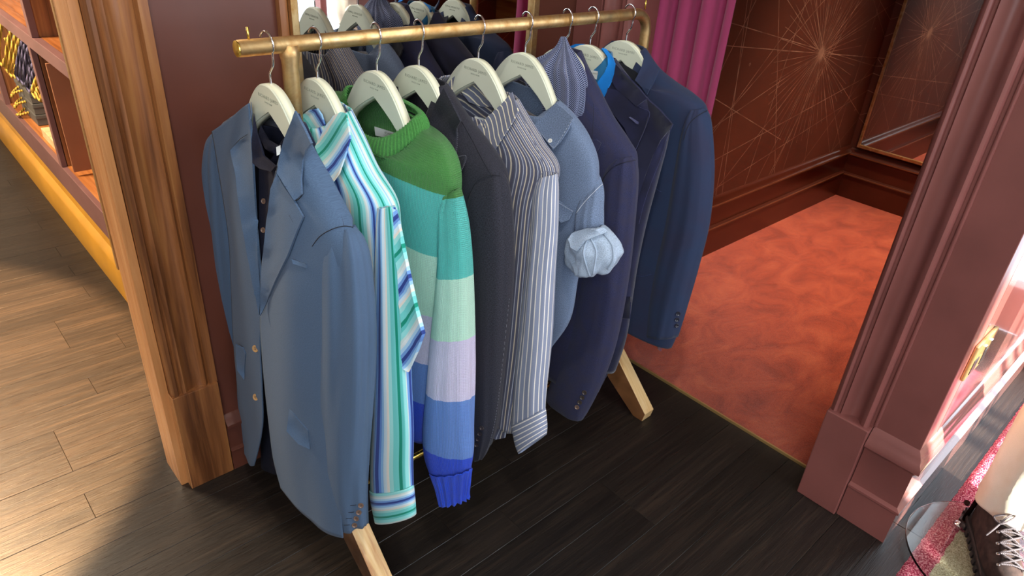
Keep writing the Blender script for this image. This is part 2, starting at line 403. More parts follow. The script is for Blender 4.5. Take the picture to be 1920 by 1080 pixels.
for v in bpy.data.objects['baseboard_bay'].data.vertices:
    if v.co.x < 1.72: v.co.x = 1.732-(.234-v.co.y)
# header over the opening
tag(box('trim_2', (1.72, .468, 2.25), (1.85, 1.35, 2.7), M['maroon']), 'header over the fitting room opening', kind='structure')

# walnut door casing on the left
wc = empty('door_1', (.33, 1.565, 0), 'walnut door casing at the end of the oxblood wall', kind='structure')
cas = [(.352, 1.62), (.352, 1.574), (.358, 1.566), (.366, 1.566), (.371, 1.574), (.375, 1.576), (.379, 1.570), (.386, 1.567), (.393, 1.573), (.402, 1.580), (.420, 1.581),
       (.434, 1.576), (.439, 1.568), (.443, 1.574), (.446, 1.577), (.449, 1.570), (.468, 1.570), (.468, 1.62)]
prism('casing', cas, 2, .315, 2.7, M['walnut'], wc, smooth=True)
box('plinth_block', (.350, 1.562, 0), (.466, 1.615, .315), M['walnut'], wc, .0015)
box('plinth_side', (.3485, 1.563, 0), (.3503, 1.60, .3153), M['walnut_light'], wc)
box('jamb', (.331, 1.592, 0), (.351, 1.705, 2.7), M['walnut_light'], wc, .0015)
box('stop_strip', (.338, 1.705, .0), (.36, 1.735, 2.7), M['walnut'], wc, .001)
box('brass_edge', (.334, 1.735, .62), (.352, 1.748, 2.7), M['brass'], wc)

# fitting-room curtain ------------------------------------------------
def curtain():
    bm = bmesh.new(); NU, NZ = 120, 24; g = []
    for j in range(NZ+1):
        z = .065+2.2*j/NZ; row = []
        for i in range(NU+1):
            t = i/NU; y_ = 1.425-.305*t
            ph = t*2*PI*3.7+.5+.25*math.sin(z*1.7)
            a = .026*(1-.15*z/2)
            x_ = 1.905+a*math.sin(ph)*(1 if math.sin(ph) > 0 else 1.0)+.004*math.sin(z*3+t*9)
            row.append(bm.verts.new((x_, y_+.006*math.sin(2*ph), z)))
        g.append(row)
    for j in range(NZ):
        for i in range(NU): bm.faces.new((g[j][i], g[j][i+1], g[j+1][i+1], g[j+1][i]))
    o = from_bm('curtain', bm, None, M['curtain'], True); solid(o, .003)
    tag(o, 'magenta velvet curtain in deep folds at the fitting room opening', 'curtain')
curtain()

# wall mirror behind the rail -------------------------------------------
def frame_mirror():
    e = empty('wall_mirror', (1.14, 1.57, .1), 'tall wall mirror behind the rail reflecting the clothes', 'mirror')
    box('mirror_glass', (.775, 1.562, .12), (1.518, 1.572, 2.3), M['mirror'], e)
    box('mirror_backing', (.76, 1.572, .1), (1.54, 1.58, 2.32), M['maroon_dark'], e)
    for a, b in (((.758, 1.545, .1), (.776, 1.575, 2.32)), ((1.518, 1.548, .1), (1.541, 1.575, 2.32)), ((.776, 1.548, .1), (1.518, 1.575, .12)), ((.776, 1.548, 2.3), (1.518, 1.575, 2.32))):
        box('frame_bar', a, b, M['brass'], e, .002)
    box('wood_strip', (.738, 1.56, .1), (.757, 1.58, 2.32), M['walnut'], e, .001)
frame_mirror()
def booth_mirror():
    e = empty('leaning_mirror', (4.2, .8, .32), 'large thin brass-framed mirror standing on the fitting room skirting', 'mirror')
    box('mirror_glass', (4.196, .45, .335), (4.204, 1.49, 2.3), M['mirror'], e)
    for a, b in (((4.186, .44, .32), (4.206, 1.50, .336)), ((4.186, .44, 2.3), (4.206, 1.50, 2.316)), ((4.186, 1.488, .336), (4.206, 1.50, 2.3)), ((4.186, .44, .336), (4.206, .452, 2.3))):
        box('frame_bar', a, b, M['brass'], e, .001)
booth_mirror()
sh = empty('wall_shelf', (2.6, .36, .95), 'small walnut shelf on the fitting room side wall', 'shelf')
box('shelf_board', (2.45, .30, 1.02), (3.0, .5, 1.05), M['walnut_h'], sh); box('bracket', (2.5, .30, .9), (2.54, .45, 1.02), M['walnut_h'], sh); box('bracket', (2.9, .30, .9), (2.94, .45, 1.02), M['walnut_h'], sh)

# ------------------------------------------------------------------ shelving in the next room
def shelving():
    e = empty('shelving_unit', (.53, 3.6, 0), 'built-in walnut shelving with aubergine frame above an ochre plinth', 'shelving')
    X0, X1 = .53, .86; YR, YL = 2.575, 5.1
    prism('plinth_board', [(.56, 0), (.518, 0), (.518, .128), (.526, .138), (.520, .150), (.514, .156), (.520, .165), (.536, .175), (.540, .215), (.548, .225), (.56, .225)], 1, 1.74, YL, M['yellow'], e, smooth=True)
    box('bottom_rail', (X0, YR, .225), (X1, YL, .338), M['purple'], e, .002)
    box('shelf', (X0+.02, YR, .335), (X1, YL, .3405), M['walnut_h'], e)
    box('shelf_rail', (X0, YR, .835), (X0+.03, YL, .888), M['purple'], e, .002)
    box('shelf', (X0+.03, YR, .838), (X1, YL, .8885), M['walnut_h'], e)
    box('stile', (X0, YR, .338), (X0+.025, YR+.055, 2.4), M['purple'], e, .002)
    box('stile', (X0, 3.24, .888), (X0+.025, 3.285, 2.4), M['purple'], e, .002)
    box('stile', (X0, 3.345, .338), (X0+.025, 3.385, .835), M['purple'], e, .002)
    box('stile', (X0, 4.45, .338), (X0+.025, 4.5, .835), M['purple'], e, .002)
    box('divider', (X0+.02, 3.25, .888), (X1, 3.275, 2.4), M['walnut'], e)
    box('divider', (X0+.02, 3.345, .34), (X1, 3.375, .835), M['walnut'], e)
    box('divider', (X0+.02, 4.455, .34), (X1, 4.48, .835), M['walnut'], e)
    box('side_panel', (X0+.02, YR, .34), (X1, YR+.02, 2.4), M['walnut'], e)
    box('back_panel', (X1, 1.74, 0), (X1+.02, YL, 2.4), M['walnut'], e)
    box('back_panel', (X1-.12, YR+.02, .34), (X1-.10, 3.345, .835), paint('oxblood_back', '8A4A34', .4), e)
    box('end_panel', (X0+.01, 1.74, 0), (X0+.03, YR, 2.4), M['maroon_dark'], e)
    box('shelf', (X0, YR, 1.35), (X1, YL, 1.39), M['walnut_h'], e)
shelving()
tag(box('menu_board', (.545, 3.20, .36), (.72, 3.212, .80), paint('tan_board', '9A6240', .5), None, .002), 'thin tan board standing on end in the right cubby', 'board')
grey = paint('charcoal_card', '5A5650', .6); cord_y = newmat('ochre_cord', lin('D9AE3C'), .8); cord_p = newmat('purple_cord', lin('4A4258'), .85)
for mt, c1, c2 in ((cord_y, 'E6C050', '9A7020'), (cord_p, '6C6480', '221E30')):
    q = NT(mt); w = q.n('TexWave'); w.inputs['Scale'].default_value = 28; w.inputs['Distortion'].default_value = 1.5; q.l(q.coord('Object', (1, 1, 2)), w.inputs[0])
    q.base(q.ramp(w.outputs['Fac'], [(.2, lin(c2)), (.7, lin(c1))])); q.bump(w.outputs['Fac'], 1, .004)
for i, lb in enumerate(('bottom charcoal gift box with yellow cord handle on the cubby floor', 'middle charcoal gift box with yellow cord handle in the stack', 'top charcoal gift box with yellow cord handle under the purple cords')):
    z = .342+.058*i; yy = 3.62+.02*i
    yy = 4.10
    z = .342+.054*i
    e = empty('gift_box', (.66, yy, z), lb, 'box', 'gift boxes in the cubby')
    box('box_body', (.58, yy-.12, z), (.72, yy+.2, z+.036), grey, e, .002); box('box_lid', (.577, yy-.123, z+.032), (.723, yy+.203, z+.052), grey, e, .003)
    tube('cord_handle', spline([(.578, yy+.03, z+.03), (.545, yy+.045, z+.02), (.53, yy+.07, z-.005+.02*(i == 0)), (.545, yy+.10, z+.01), (.578, yy+.115, z+.03)], 6), .006, cord_y, e, 8)
def loop(a, b, x0, mat, label, grp, w=.05):
    A = at(0, x0, *a); B = at(0, x0-.02, *b); mid = A.lerp(B, .55)
    pts = [A+Vector((.02, -.005, .01)), A, mid+Vector((-.012, .01, 0)), B+Vector((-.005, .02, .02)), B, B+Vector((.012, -w*.5, .03)), mid+Vector((.02, -w*.6, -.02)), mid+Vector((.025, -w*.3, .05))]
    tag(tube('hanging_cord', spline(pts, 8), .0085, mat, None, 8), label, 'cord', grp)
ORD = ['farthest', 'second farthest', 'middle', 'second nearest', 'nearest']
for k, (a, b) in enumerate((((2, 50), (5, 122)), ((20, 62), (17, 135)), ((28, 71), (24, 143)), ((36, 76), (31, 145)), ((38, 110), (36, 140)))):
    loop(a, b, .57, cord_y, ORD[k]+' of the five yellow braided cords looped from the cubby top', 'yellow hanging cords')
for k, (a, b) in enumerate((((42, 80), (38, 150)), ((47, 87), (46, 157)), ((53, 93), (53, 162)), ((62, 122), (58, 172)), ((66, 130), (66, 168)))):
    loop(a, b, .56, cord_p, ORD[k]+' of the five purple braided cords looped beside the yellow ones', 'purple hanging cords')
for k, (a, b) in enumerate((((71, 144), (69, 183)), ((74, 160), (77, 188)))):
    loop(a, b, .55, cord_y, ('upper', 'lower')[k]+' short yellow cord coil beside the cubby stile', 'short yellow cords', .03)
tag(box('wooden_block', (.56, 3.42, .341), (.80, 3.80, .385), M['leg_top'], None, .002), 'pale wooden block on the cubby floor by the boxes', 'block')
tag(box('backing_card', (.63, 3.42, .56), (.64, 4.44, .83), paint('grey_card', '8A8878', .7)), 'grey card panel behind the hanging cords', 'panel')

# ------------------------------------------------------------------ clothes rail
RY, RZ, RR = 1.2, 1.235, .0142
def rail():
    e = empty('clothes_rail', (1.09, RY, 0), 'brass tube clothes rail on splayed wooden feet holding nine hangers', 'clothes rail')
    XN, XF = .578, 1.603
    pts = [(.487, RY, RZ), (XF-.05, RY, RZ)]+[(XF-.05+.05*math.sin(a), RY, RZ-.05+.05*math.cos(a)) for a in [R(15*k) for k in range(1, 7)]]+[(XF, RY, RZ-.2), (XF, RY, .28)]
    tube('rail_tube', pts, RR, M['brass'], e, 24)
    lathe('end_cap', [(.0135, 0), (.0135, .002), (.011, .003)], M['brass_bright'], e, (.4855, RY, RZ), 24, (-1, 0, 0))
    tube('upright', [(XN, RY, RZ), (XN, RY, RZ-.02), (XN, RY, RZ-.035), (XN, RY, .28)], [RR*1.25, RR*1.22, RR, RR], M['brass'], e, 24)
    for xx in (.507, 1.585):
        tube('pin', [(xx, RY, RZ+.01), (xx, RY, RZ+.034)], .0022, M['brass_bright'], e, 8)
    tube('stretcher', [(XN, RY, .10), (XF, RY, .10)], .0085, M['brass_bright'], e, 14)
    for XX in (XN, XF):
        for s in (1, -1):
            # splayed foot: thick sloping beam, cut flat at the floor
            y0, y1 = .255, .0
            side = [(RY-s*.243, 0), (RY-s*.250, .034), (RY-s*.02, .262), (RY+s*.0, .275), (RY+s*.0, .14), (RY-s*.16, .03), (RY-s*.205, 0)]
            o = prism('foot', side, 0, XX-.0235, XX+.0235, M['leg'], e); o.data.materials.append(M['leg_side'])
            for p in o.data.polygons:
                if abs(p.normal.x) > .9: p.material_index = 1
            bevel(o, .002, 2)
rail()

# ------------------------------------------------------------------ hangers
HX = [.538, .629, .758, .858, 1.017, 1.158, 1.290, 1.382, 1.524]
HOUT = [(0, 0), (.022, -.003), (.045, -.014), (.068, -.033), (.09, -.058), (.12, -.100), (.145, -.138), (.165, -.165), (.176, -.180), (.177, -.190), (.170, -.195), (.157, -.188), (.132, -.162), (.108, -.131), (.088, -.106), (.06, -.085), (.03, -.067), (0, -.051)]
_t = [Vector((a, b, 0)) for a, b in HOUT]
HOUT = [(p.x, p.y) for p in spline([Vector((-.022, -.003, 0))]+_t[:9], 4)[4:]]+[(p.x, p.y) for p in spline(_t[8:13], 2)[1:]]+[(p.x, p.y) for p in _t[13:]]
def hanger_mesh():
    top = [(-y, z) for y, z in HOUT]              # toward the camera is -y
    pts = [(y, z) for y, z in HOUT[::-1][:-1]]+[(y, z) for y, z in top[:-1]]
    bm = bmesh.new(); out = [(p[0], p[1]) for p in pts]
    pf = []
    # smooth outline
    A = [bm.verts.new((-.0105, p[0], p[1])) for p in out]; B = [bm.verts.new((.0105, p[0], p[1])) for p in out]; n = len(out)
    f1 = bm.faces.new(A); f2 = bm.faces.new(B[::-1])
    for i in range(n):
        f = bm.faces.new((A[i], B[i], B[(i+1) % n], A[(i+1) % n])); f.material_index = 1; f.smooth = True
    bmesh.ops.recalc_face_normals(bm, faces=bm.faces[:])
    bmesh.ops.bevel(bm, geom=[e for e in bm.edges if len(e.link_faces) == 2 and (f1 in e.link_faces or f2 in e.link_faces)], offset=.0028, segments=3, affect='EDGES')
    for f in bm.faces:
        f.smooth = len(f.verts) < 10
    me = bpy.data.meshes.new('hanger_body'); bm.to_mesh(me); bm.free(); me.materials.append(M['hanger']); me.materials.append(M['hanger_edge'])
    return me
hmesh = hanger_mesh()
def hook_mesh():
    bm = bmesh.new(); zc = RZ-1.17; r = RR+.0065
    pts = [(0, 0, -.005), (0, 0, .012), (0, -.001, .019), (0, -.006, .026), (0, -.014, .036)]
    for a in range(-38, 165, 12):
        pts.append((0, -r*math.cos(R(a)), zc+.004+r*math.sin(R(a))))
    tube_bm(bm, spline(pts, 3), .0021, 10); me = bpy.data.meshes.new('hook'); bmesh.ops.recalc_face_normals(bm, faces=bm.faces[:]); bm.to_mesh(me); bm.free(); me.materials.append(M['chrome'])
    for p in me.polygons: p.use_smooth = True
    return me
kmesh = hook_mesh()
TXT = {}
def text(name, body, size, loc, rot, mat, parent, ext=.00015, align='CENTER'):
    c = bpy.data.curves.new(name, 'FONT'); c.body = body; c.size = size; c.extrude = ext; c.align_x = align; c.align_y = 'CENTER'; c.resolution_u = 3
    c.materials.append(mat); c.space_character = 1.3
    key = (body, size)
    if key not in TXT:
        t_ = bpy.data.objects.new('t', c); TXT[key] = bpy.data.meshes.new_from_object(t_); bpy.data.objects.remove(t_)
        if not TXT[key].materials: TXT[key].materials.append(mat)
    o = bpy.data.objects.new(name, TXT[key]); COL.objects.link(o); o.parent = parent
    base = Vector(parent.location); q = parent.parent
    while q: base += Vector(q.location); q = q.parent
    o.location = Vector(loc)-base; o.rotation_euler = rot
    return o
HLAB = ['pale sage hanger inside the light blue blazer, nearest the rail end', 'pale sage hanger in the green and aqua striped shirt', 'pale sage hanger rising out of the green sweater neck',
        'pale sage hanger inside the charcoal jacket behind the sweater', 'pale sage hanger in the brown and blue striped shirt', 'pale sage hanger in the grey-blue chambray shirt',
        'hanger whose wooden body is hidden under the herringbone scarf', 'pale sage hanger framed by a bright blue shirt collar', 'last pale sage hanger, by the bend of the rail, in the dark blue jacket']
TOPZ = 1.17
for i, hx in enumerate(HX):
    e = empty('clothes_hanger', (hx, RY, TOPZ), HLAB[i], 'hanger', 'pale lacquered hangers on the rail')
    if i in (0, 1): e.rotation_euler = (0, 0, 0)
    b = bpy.data.objects.new('hanger_body', hmesh); COL.objects.link(b); b.parent = e
    k = bpy.data.objects.new('hook', kmesh); COL.objects.link(k); k.parent = e
    k.rotation_euler = (0, 0, [.10, .06, -.12, -.10, -.12, -.12, -.2, -.15, -.15][i])
    text('lettering', 'RICHARD JAMES', .0084, (hx-.0107, RY-.004, TOPZ-.0235), (PI/2, 0, -PI/2), M['ink'], e)
    text('lettering', 'SAVILE ROW', .0042, (hx-.0107, RY-.004, TOPZ-.0325), (PI/2, 0, -PI/2), M['ink'], e)

# ------------------------------------------------------------------ garment tools
def ring(xc, L, Rr, ax, drop=0, n=56, p=1.0, back=0, lift=0):
    B = at(0, xc, *Rr) if Rr else None
    if L is None: A = Vector((xc, 2*RY-B.y, B.z))
    else: A = at(0, xc, *L)
    mid = (A+B)/2; half = (B-A)/2
    w = abs(half.y); k = abs(mid.y/mid.x)
    axx = min(ax, .62*w/k); ay = math.sqrt(max(w*w-(axx*k)**2, 1e-8))
    half = half*(ay/w)
    out = []
    for i in range(n):
        t = 2*PI*i/n; c, s = math.cos(t), math.sin(t)
        c2 = math.copysign(abs(c)**p, c); s2 = math.copysign(abs(s)**p, s)
        q = mid+half*c2+Vector((-axx*s2, 0, 0))
        q.z += -drop*max(0, s)**1.5 + back*max(0, -s)**1.5
        out.append(q)
    return out
BV = {}
def register(o, world_me):
    BV[o.name] = world_me
def loft(name, rings, mat, parent, sub=6, fold=0, ff=(5, 2.2), seed=0, ribs=None, solidt=.003, vz=True, capb=False, smooth=True, fold0=1.0, per=None, uvrot=0, tgtfold=None):
    n = len(rings[0]); NR = len(rings); rows = []; tt = []
    for i in range(NR-1):
        a, b, c, d = rings[max(i-1, 0)], rings[i], rings[i+1], rings[min(i+2, NR-1)]
        for k in range(sub):
            rows.append([cr(a[j], b[j], c[j], d[j], k/sub) for j in range(n)]); tt.append((i+k/sub)/(NR-1))
    rows.append([v.copy() for v in rings[-1]]); tt.append(1.0)
    # folds
    cum = 0; res = []
    for r_i, row in enumerate(rows):
        cen = sum(row, Vector())/n
        s = tt[r_i]; nr = []
        for j, q in enumerate(row):
            t = 2*PI*j/n
            d = Vector((q.x-cen.x, q.y-cen.y, 0)); dl = d.length or 1; d = d/dl
            a = 0
            if fold:
                g = fold0+(1-fold0)*s
                a += fold*g*(noise.noise(Vector((math.cos(t)*ff[0]*.5, math.sin(t)*ff[0]*.5, q.z*ff[1]+seed*7.3)))*1.5)
                a += fold*.45*g*noise.noise(Vector((math.cos(t)*ff[0]*1.3+9, math.sin(t)*ff[0]*1.3, q.z*ff[1]*2.5+seed*3.1)))
            if tgtfold: a += tgtfold(t, s)
            if ribs: a += ribs(t, s)
            nr.append(q+d*a)
        res.append(nr)
    per = per or max(sum((r[j]-r[j-1]).length for j in range(n)) for r in res)
    vs = [v for r in res for v in r]; faces = []; uvs = []
    vl = [0]
    for i in range(1, len(res)): vl.append(vl[-1]+sum((res[i][j]-res[i-1][j]).length for j in range(n))/n)
    for i in range(len(res)-1):
        for j in range(n):
            j2 = (j+1) % n; faces.append((i*n+j, i*n+j2, (i+1)*n+j2, (i+1)*n+j))
            if vz: z = lambda a, b: res[a][b % n].z
            else: z = lambda a, b: -vl[a]
            uvs += [(j/n*per, z(i, j)), ((j+1)/n*per, z(i, j+1)), ((j+1)/n*per, z(i+1, j+1)), (j/n*per, z(i+1, j))]
    if capb:
        faces.append(tuple(range((len(res)-1)*n, len(res)*n))); uvs += [(0, 0)]*n
    me = bpy.data.meshes.new(name); me.from_pydata([tuple(v) for v in vs], [], faces)
    ul = me.uv_layers.new(name='UVMap')
    for i, uv in enumerate(uvs): ul.data[i].uv = uv
    bv = BVHTree.FromPolygons([v.copy() for v in vs], faces)
    o = link(name, me, parent, mat, True)
    if solidt: solid(o, solidt, -1)
    # make sure normals face out
    bm = bmesh.new(); bm.from_mesh(me); bmesh.ops.recalc_face_normals(bm, faces=bm.faces[:]); bm.to_mesh(me); bm.free()
    BV[o] = bv
    return o
def hit(objs, u, v, fall):
    if isinstance(fall, tuple): fall = fall[0]+(fall[2]-fall[0])*max(-.2, min(1.2, (v-fall[1])/(fall[3]-fall[1])))
    d = rayd(u, v); best = None
    for o in objs:
        loc, nm, idx, dist = BV[o].ray_cast(CP, d)
        if loc is not None and (best is None or dist < best[2]): best = (loc, nm, dist)
    if best is None: return at(0, fall, u, v), -d, False
    nm = best[1]
    if nm.dot(d) > 0: nm = -nm
    return best[0], nm, True
def poly(name, objs, pts, mat, parent, fall, off=.004, t=.003, dens=9, rnd=True, uvang=0, maxd=.06):
    """flat cloth piece with the given outline laid on the garment surface"""
    P = []
    for i in range(len(pts)):
        a = Vector(pts[i]); b = Vector(pts[(i+1) % len(pts)]); k = max(1, int((b-a).length/dens))
        P += [a+(b-a)*(j/k) for j in range(k)]
    nb = len(P); x0 = min(p.x for p in P); x1 = max(p.x for p in P); y0 = min(p.y for p in P); y1 = max(p.y for p in P)
    def inside(x, y):
        c = False
        for i in range(nb):
            a, b = P[i], P[i-1]
            if (a.y > y) != (b.y > y) and x < (b.x-a.x)*(y-a.y)/(b.y-a.y)+a.x: c = not c
        return c
    Q = list(P); gx = x0
    while gx < x1:
        gy = y0
        while gy < y1:
            if inside(gx, gy) and min((Vector((gx, gy))-p).length for p in P) > dens*.45: Q.append(Vector((gx, gy)))
            gy += dens
        gx += dens
    vs, ed, fc, _, _, _ = delaunay_2d_cdt([Vector((p.x, p.y)) for p in Q], [(i, (i+1) % nb) for i in range(nb)], [], 1, 1e-4)
    ft = fall
    W_ = []; hs = [hit(objs, p.x, p.y, fall) for p in vs]
    for (loc, nm, ok), p in zip(hs, vs):
        d = rayd(p.x, p.y); fp = at(0, fall, p.x, p.y) if not isinstance(fall, tuple) else loc
        if ok and abs((loc-fp).length) > maxd: loc = fp
        W_.append(loc-d*off)
    # light smoothing of depth
    nb_ = {}
    for f in fc:
        for i in range(len(f)):
            nb_.setdefault(f[i], set()).add(f[i-1]); nb_.setdefault(f[i-1], set()).add(f[i])
    dep = [(w-CP).length for w in W_]
    for it in range(12):
        nd = list(dep)
        for i, s_ in nb_.items():
            m_ = sum(dep[k] for k in s_)/len(s_); nd[i] = min(dep[i], .5*dep[i]+.5*m_)
        dep = nd
    W_ = [CP+(w-CP).normalized()*dd for w, dd in zip(W_, dep)]
    me = bpy.data.meshes.new(name); me.from_pydata([tuple(w) for w in W_], [], [tuple(f) for f in fc])
    ul = me.uv_layers.new(name='UVMap'); ca, sa = math.cos(uvang), math.sin(uvang)
    for lp in me.loops:
        w = W_[lp.vertex_index]; a, b = w.y, w.z; ul.data[lp.index].uv = (a*ca-b*sa, a*sa+b*ca)
    bv = BVHTree.FromPolygons(W_, [tuple(f) for f in fc])
    bm = bmesh.new(); bm.from_mesh(me); bm.normal_update()
    if sum(f.normal.dot(-rayd(960, 540))*f.calc_area() for f in bm.faces) < 0: bmesh.ops.reverse_faces(bm, faces=bm.faces[:])
    bm.to_mesh(me); bm.free()
    o = link(name, me, parent, mat, True); solid(o, t, 1); BV[o] = bv
    md = o.modifiers.new('e', 'EDGE_SPLIT'); md.split_angle = R(50)
    return o
def seam(name, objs, pts, r, mat, parent, fall, off=.0012, dash=False, n=10):
    parent = objs[0] if objs else parent
    p2 = spline([Vector((a, b, 0)) for a, b in pts], n)
    W_ = []
    for p in p2:
        loc, nm, ok = hit(objs, p.x, p.y, fall); W_.append(loc-rayd(p.x, p.y)*off)
    if not dash: return tube(name, W_, r, mat, parent, 6)
    bm = bmesh.new(); dense = spline(W_, 3); step = 4
    for i in range(0, len(dense)-2, step): tube_bm(bm, dense[i:i+3], r, 5)
    return from_bm(name, bm, parent, mat, True)
def button(objs, u, v, r, mat, parent, fall, off=.0, holes=True):
    parent = objs[0] if objs else parent
    loc, nm, ok = hit(objs, u, v, fall); d = rayd(u, v)
    nm = (nm*.6-d*.4).normalized()
    prof = [(r*.7, 0), (r*.96, .0006), (r, .0014), (r*.95, .0022), (r*.8, .0024), (r*.66, .0016), (0.0003, .0015)]
    b = lathe('button', prof, mat, parent, loc+nm*(.001+off), 20, nm)
    if holes:
        a = nm.orthogonal().normalized(); c = nm.cross(a); bm = bmesh.new()
        for s in (a, -a, c, -c):
            p = loc+nm*(.0022+off)+s*r*.28; tube_bm(bm, [p, p+nm*.0006], r*.13, 6)
        from_bm('button_holes', bm, parent, DK, True)
    return b
DK = newmat('dark_thread', lin('14161F'), .8)
BTN = newmat('dark_horn', lin('3A322E'), .25); NT(BTN)
HORN = newmat('brown_horn', lin('6A5448'), .22); TANB = newmat('tan_horn', lin('B08A5C'), .25); PEARL = newmat('pearl', lin('D8D8D2'), .2); NAVB = newmat('navy_button', lin('20222E'), .2)
LBL = newmat('white_satin_label', lin('C9CCC8'), .4)
def rows(xc, data, ax, **kw):
    out = []
    for r_ in data:
        dx_ = 0
        L, Rr = r_[0], r_[1]; a = r_[2] if len(r_) > 2 and r_[2] is not None else ax; o = dict(kw); 
        if len(r_) > 3: o.update(r_[3]); dx_ = o.pop('dx', 0)
        out.append(ring(xc+dx_, L, Rr, a, **o))
    return out
def garment(name, xc, label, cat, grp=None): return empty(name, (xc, RY, .3), label, cat, grp)
def inner_label(parent, objs, pts, fall, s1=None, s2=None, size=.009, off=.004):
    lb = poly('maker_label', objs, pts, LBL, parent, fall, off, .0008, 12)
    c = sum((Vector(p) for p in pts), Vector((0, 0)))/len(pts)
    a = at(0, fall, *pts[0]); b = at(0, fall, *pts[1]); loc, nm, ok = hit([lb], c.x, c.y, fall)
    d = (b-a).normalized(); up = nm.cross(d).normalized(); z_ = d.cross(up).normalized()
    if z_.dot(rayd(*c)) > 0: up = -up; z_ = -z_
    mt = Matrix((d, up, z_)).transposed().to_euler()
    if s1: text('lettering', s1, size, loc-rayd(*c)*.002+up*size*.35, mt, M['ink'], parent)
    if s2: text('lettering', s2, size*.5, loc-rayd(*c)*.002-up*size*.55, mt, M['ink'], parent)

# ------------------------------------------------------------------ 1 light blue blazer with navy polo inside
def g1():
    xc = .53
    mt = cloth('steel_blue_wool', '4B607B', weave=1100, mott=.18, sheen=.06, bump=.35)
    lin_ = cloth('navy_lining', '1E2A48', weave=900, mott=.1)
    pol = cloth('navy_pique', '161829', weave=700, mott=.25, sheen=.0)
    e = garment('polo_shirt', xc+.01, 'dark navy polo shirt buttoned up inside the steel blue blazer', 'shirt')
    pb = loft('body', rows(xc+.012, [((482, 232), (540, 262), .03, dict(drop=.05)), ((477, 262), (542, 300), .03, dict(drop=.03)), ((474, 330), (548, 350), .03), ((476, 450), (540, 460), .03), ((480, 600), (545, 610), .03), ((485, 740), (560, 760), .03), ((490, 870), (580, 890), .03)], .03), pol, e, fold=.006, seed=3)
    poly('collar', [pb], [(476, 212), (484, 250), (497, 292), (520, 312), (512, 322), (490, 318), (476, 306), (473, 260)], pol, e, xc-.035, .012, .004)
    poly('collar', [pb], [(538, 262), (530, 290), (500, 280), (488, 252), (490, 236), (505, 262), (522, 272)], pol, e, xc-.0, .006, .005)
    plk = poly('placket', [pb], [(487, 312), (516, 312), (513, 380), (506, 460), (498, 540), (490, 560), (488, 440)], pol, e, xc-.03, .010, .002)
    for u, v in ((497, 377), (496, 431)): button([plk], u, v, .0056, HORN, e, xc-.03, .002)
    poly('maker_label', [pb], [(518, 276), (526, 272), (527, 288), (519, 292)], LBL, e, xc-.03, .02, .001)
    poly('sleeve_cuff', [pb], [(426, 764), (451, 764), (449, 780), (442, 785), (430, 783)], pol, e, xc, .0, .01)
    e = garment('blazer', xc, 'steel blue wool blazer hanging open over a navy polo, first on the rail', 'jacket', 'tailored jackets on the rail')
    # back
    back = loft('back', rows(xc+.052, [((470, 200), (575, 232), .012), ((400, 258), (650, 410), .014), ((402, 420), (640, 520), .014), ((430, 640), (650, 720), .014), ((452, 840), (650, 930), .014)], .014), lin_, e, seed=2)
    # sleeves
    fs = loft('sleeve', rows(xc+.005, [((398, 252), (418, 246), .02), ((386, 272), (428, 262), .035), ((380, 320), (430, 315), .04), ((385, 400), (434, 400), .045), ((393, 500), (443, 500), .045), ((401, 600), (448, 600), .045), ((410, 700), (451, 700), .042), ((421, 765), (453, 765), .04)], .045), mt, e, fold=.006, seed=1, solidt=.003)
    ns = loft('sleeve', rows(xc, [((612, 428), (662, 426), .02), ((592, 447), (680, 448), .032), ((579, 480), (695, 490), .042), ((575, 560), (705, 560), .046), ((573, 650), (709, 650), .048), ((569, 755), (704, 755), .048), ((566, 850), (696, 850), .046), ((568, 930), (692, 930), .044), ((596, 975), (690, 990), .034)], .046), mt, e, fold=.011, ff=(4.5, 1.3), seed=5, solidt=.003, capb=False)
    # far front
    def sheet(name, cols, mat, n=8, seed=0, amp=.008):
        g = [spline([at(0, x_, u, v) for x_, u, v in c], n) for c in cols]
        rr = []
        for k in range(len(g[0])): rr.append(spline([c[k] for c in g], 8))
        nv = len(rr[0]); vs = []; fs_ = []; uv = []
        for a, r_ in enumerate(rr):
            for b, q in enumerate(r_):
                q = q+Vector((-1, -.3, 0))*(amp*noise.noise(Vector((q.y*9, 0, q.z*2.4+seed))))
                vs.append(q)
        for a in range(len(rr)-1):
            for b in range(nv-1): fs_.append((a*nv+b, a*nv+b+1, (a+1)*nv+b+1, (a+1)*nv+b))
        me = bpy.data.meshes.new(name); me.from_pydata([tuple(v) for v in vs], [], fs_)
        ul = me.uv_layers.new(name='UVMap')
        for lp in me.loops:
            w = vs[lp.vertex_index]; ul.data[lp.index].uv = (w.y, w.z)
        o = link(name, me, e, mat, True); BV[o] = BVHTree.FromPolygons(vs, fs_); solid(o, .003, 0); return o
    ff = sheet('front_panel', [
        [(.515, 470, 193), (.51, 474, 250), (.495, 479, 340), (.485, 486, 450), (.48, 490, 560), (.48, 486, 640), (.48, 491, 730), (.48, 492, 800), (.48, 477, 873)],
        [(.515, 452, 205), (.51, 455, 260), (.49, 460, 350), (.482, 466, 450), (.48, 472, 560), (.48, 474, 650), (.482, 478, 740), (.482, 480, 800), (.482, 470, 872)],
        [(.515, 425, 226), (.505, 430, 280), (.488, 438, 360), (.485, 446, 460), (.485, 452, 560), (.487, 455, 650), (.49, 458, 740), (.492, 463, 800), (.492, 463, 862)],
        [(.515, 396, 247), (.51, 405, 300), (.50, 418, 380), (.50, 430, 460), (.505, 438, 560), (.51, 442, 650), (.515, 445, 740), (.52, 450, 800), (.52, 456, 838)]], mt, seed=4)
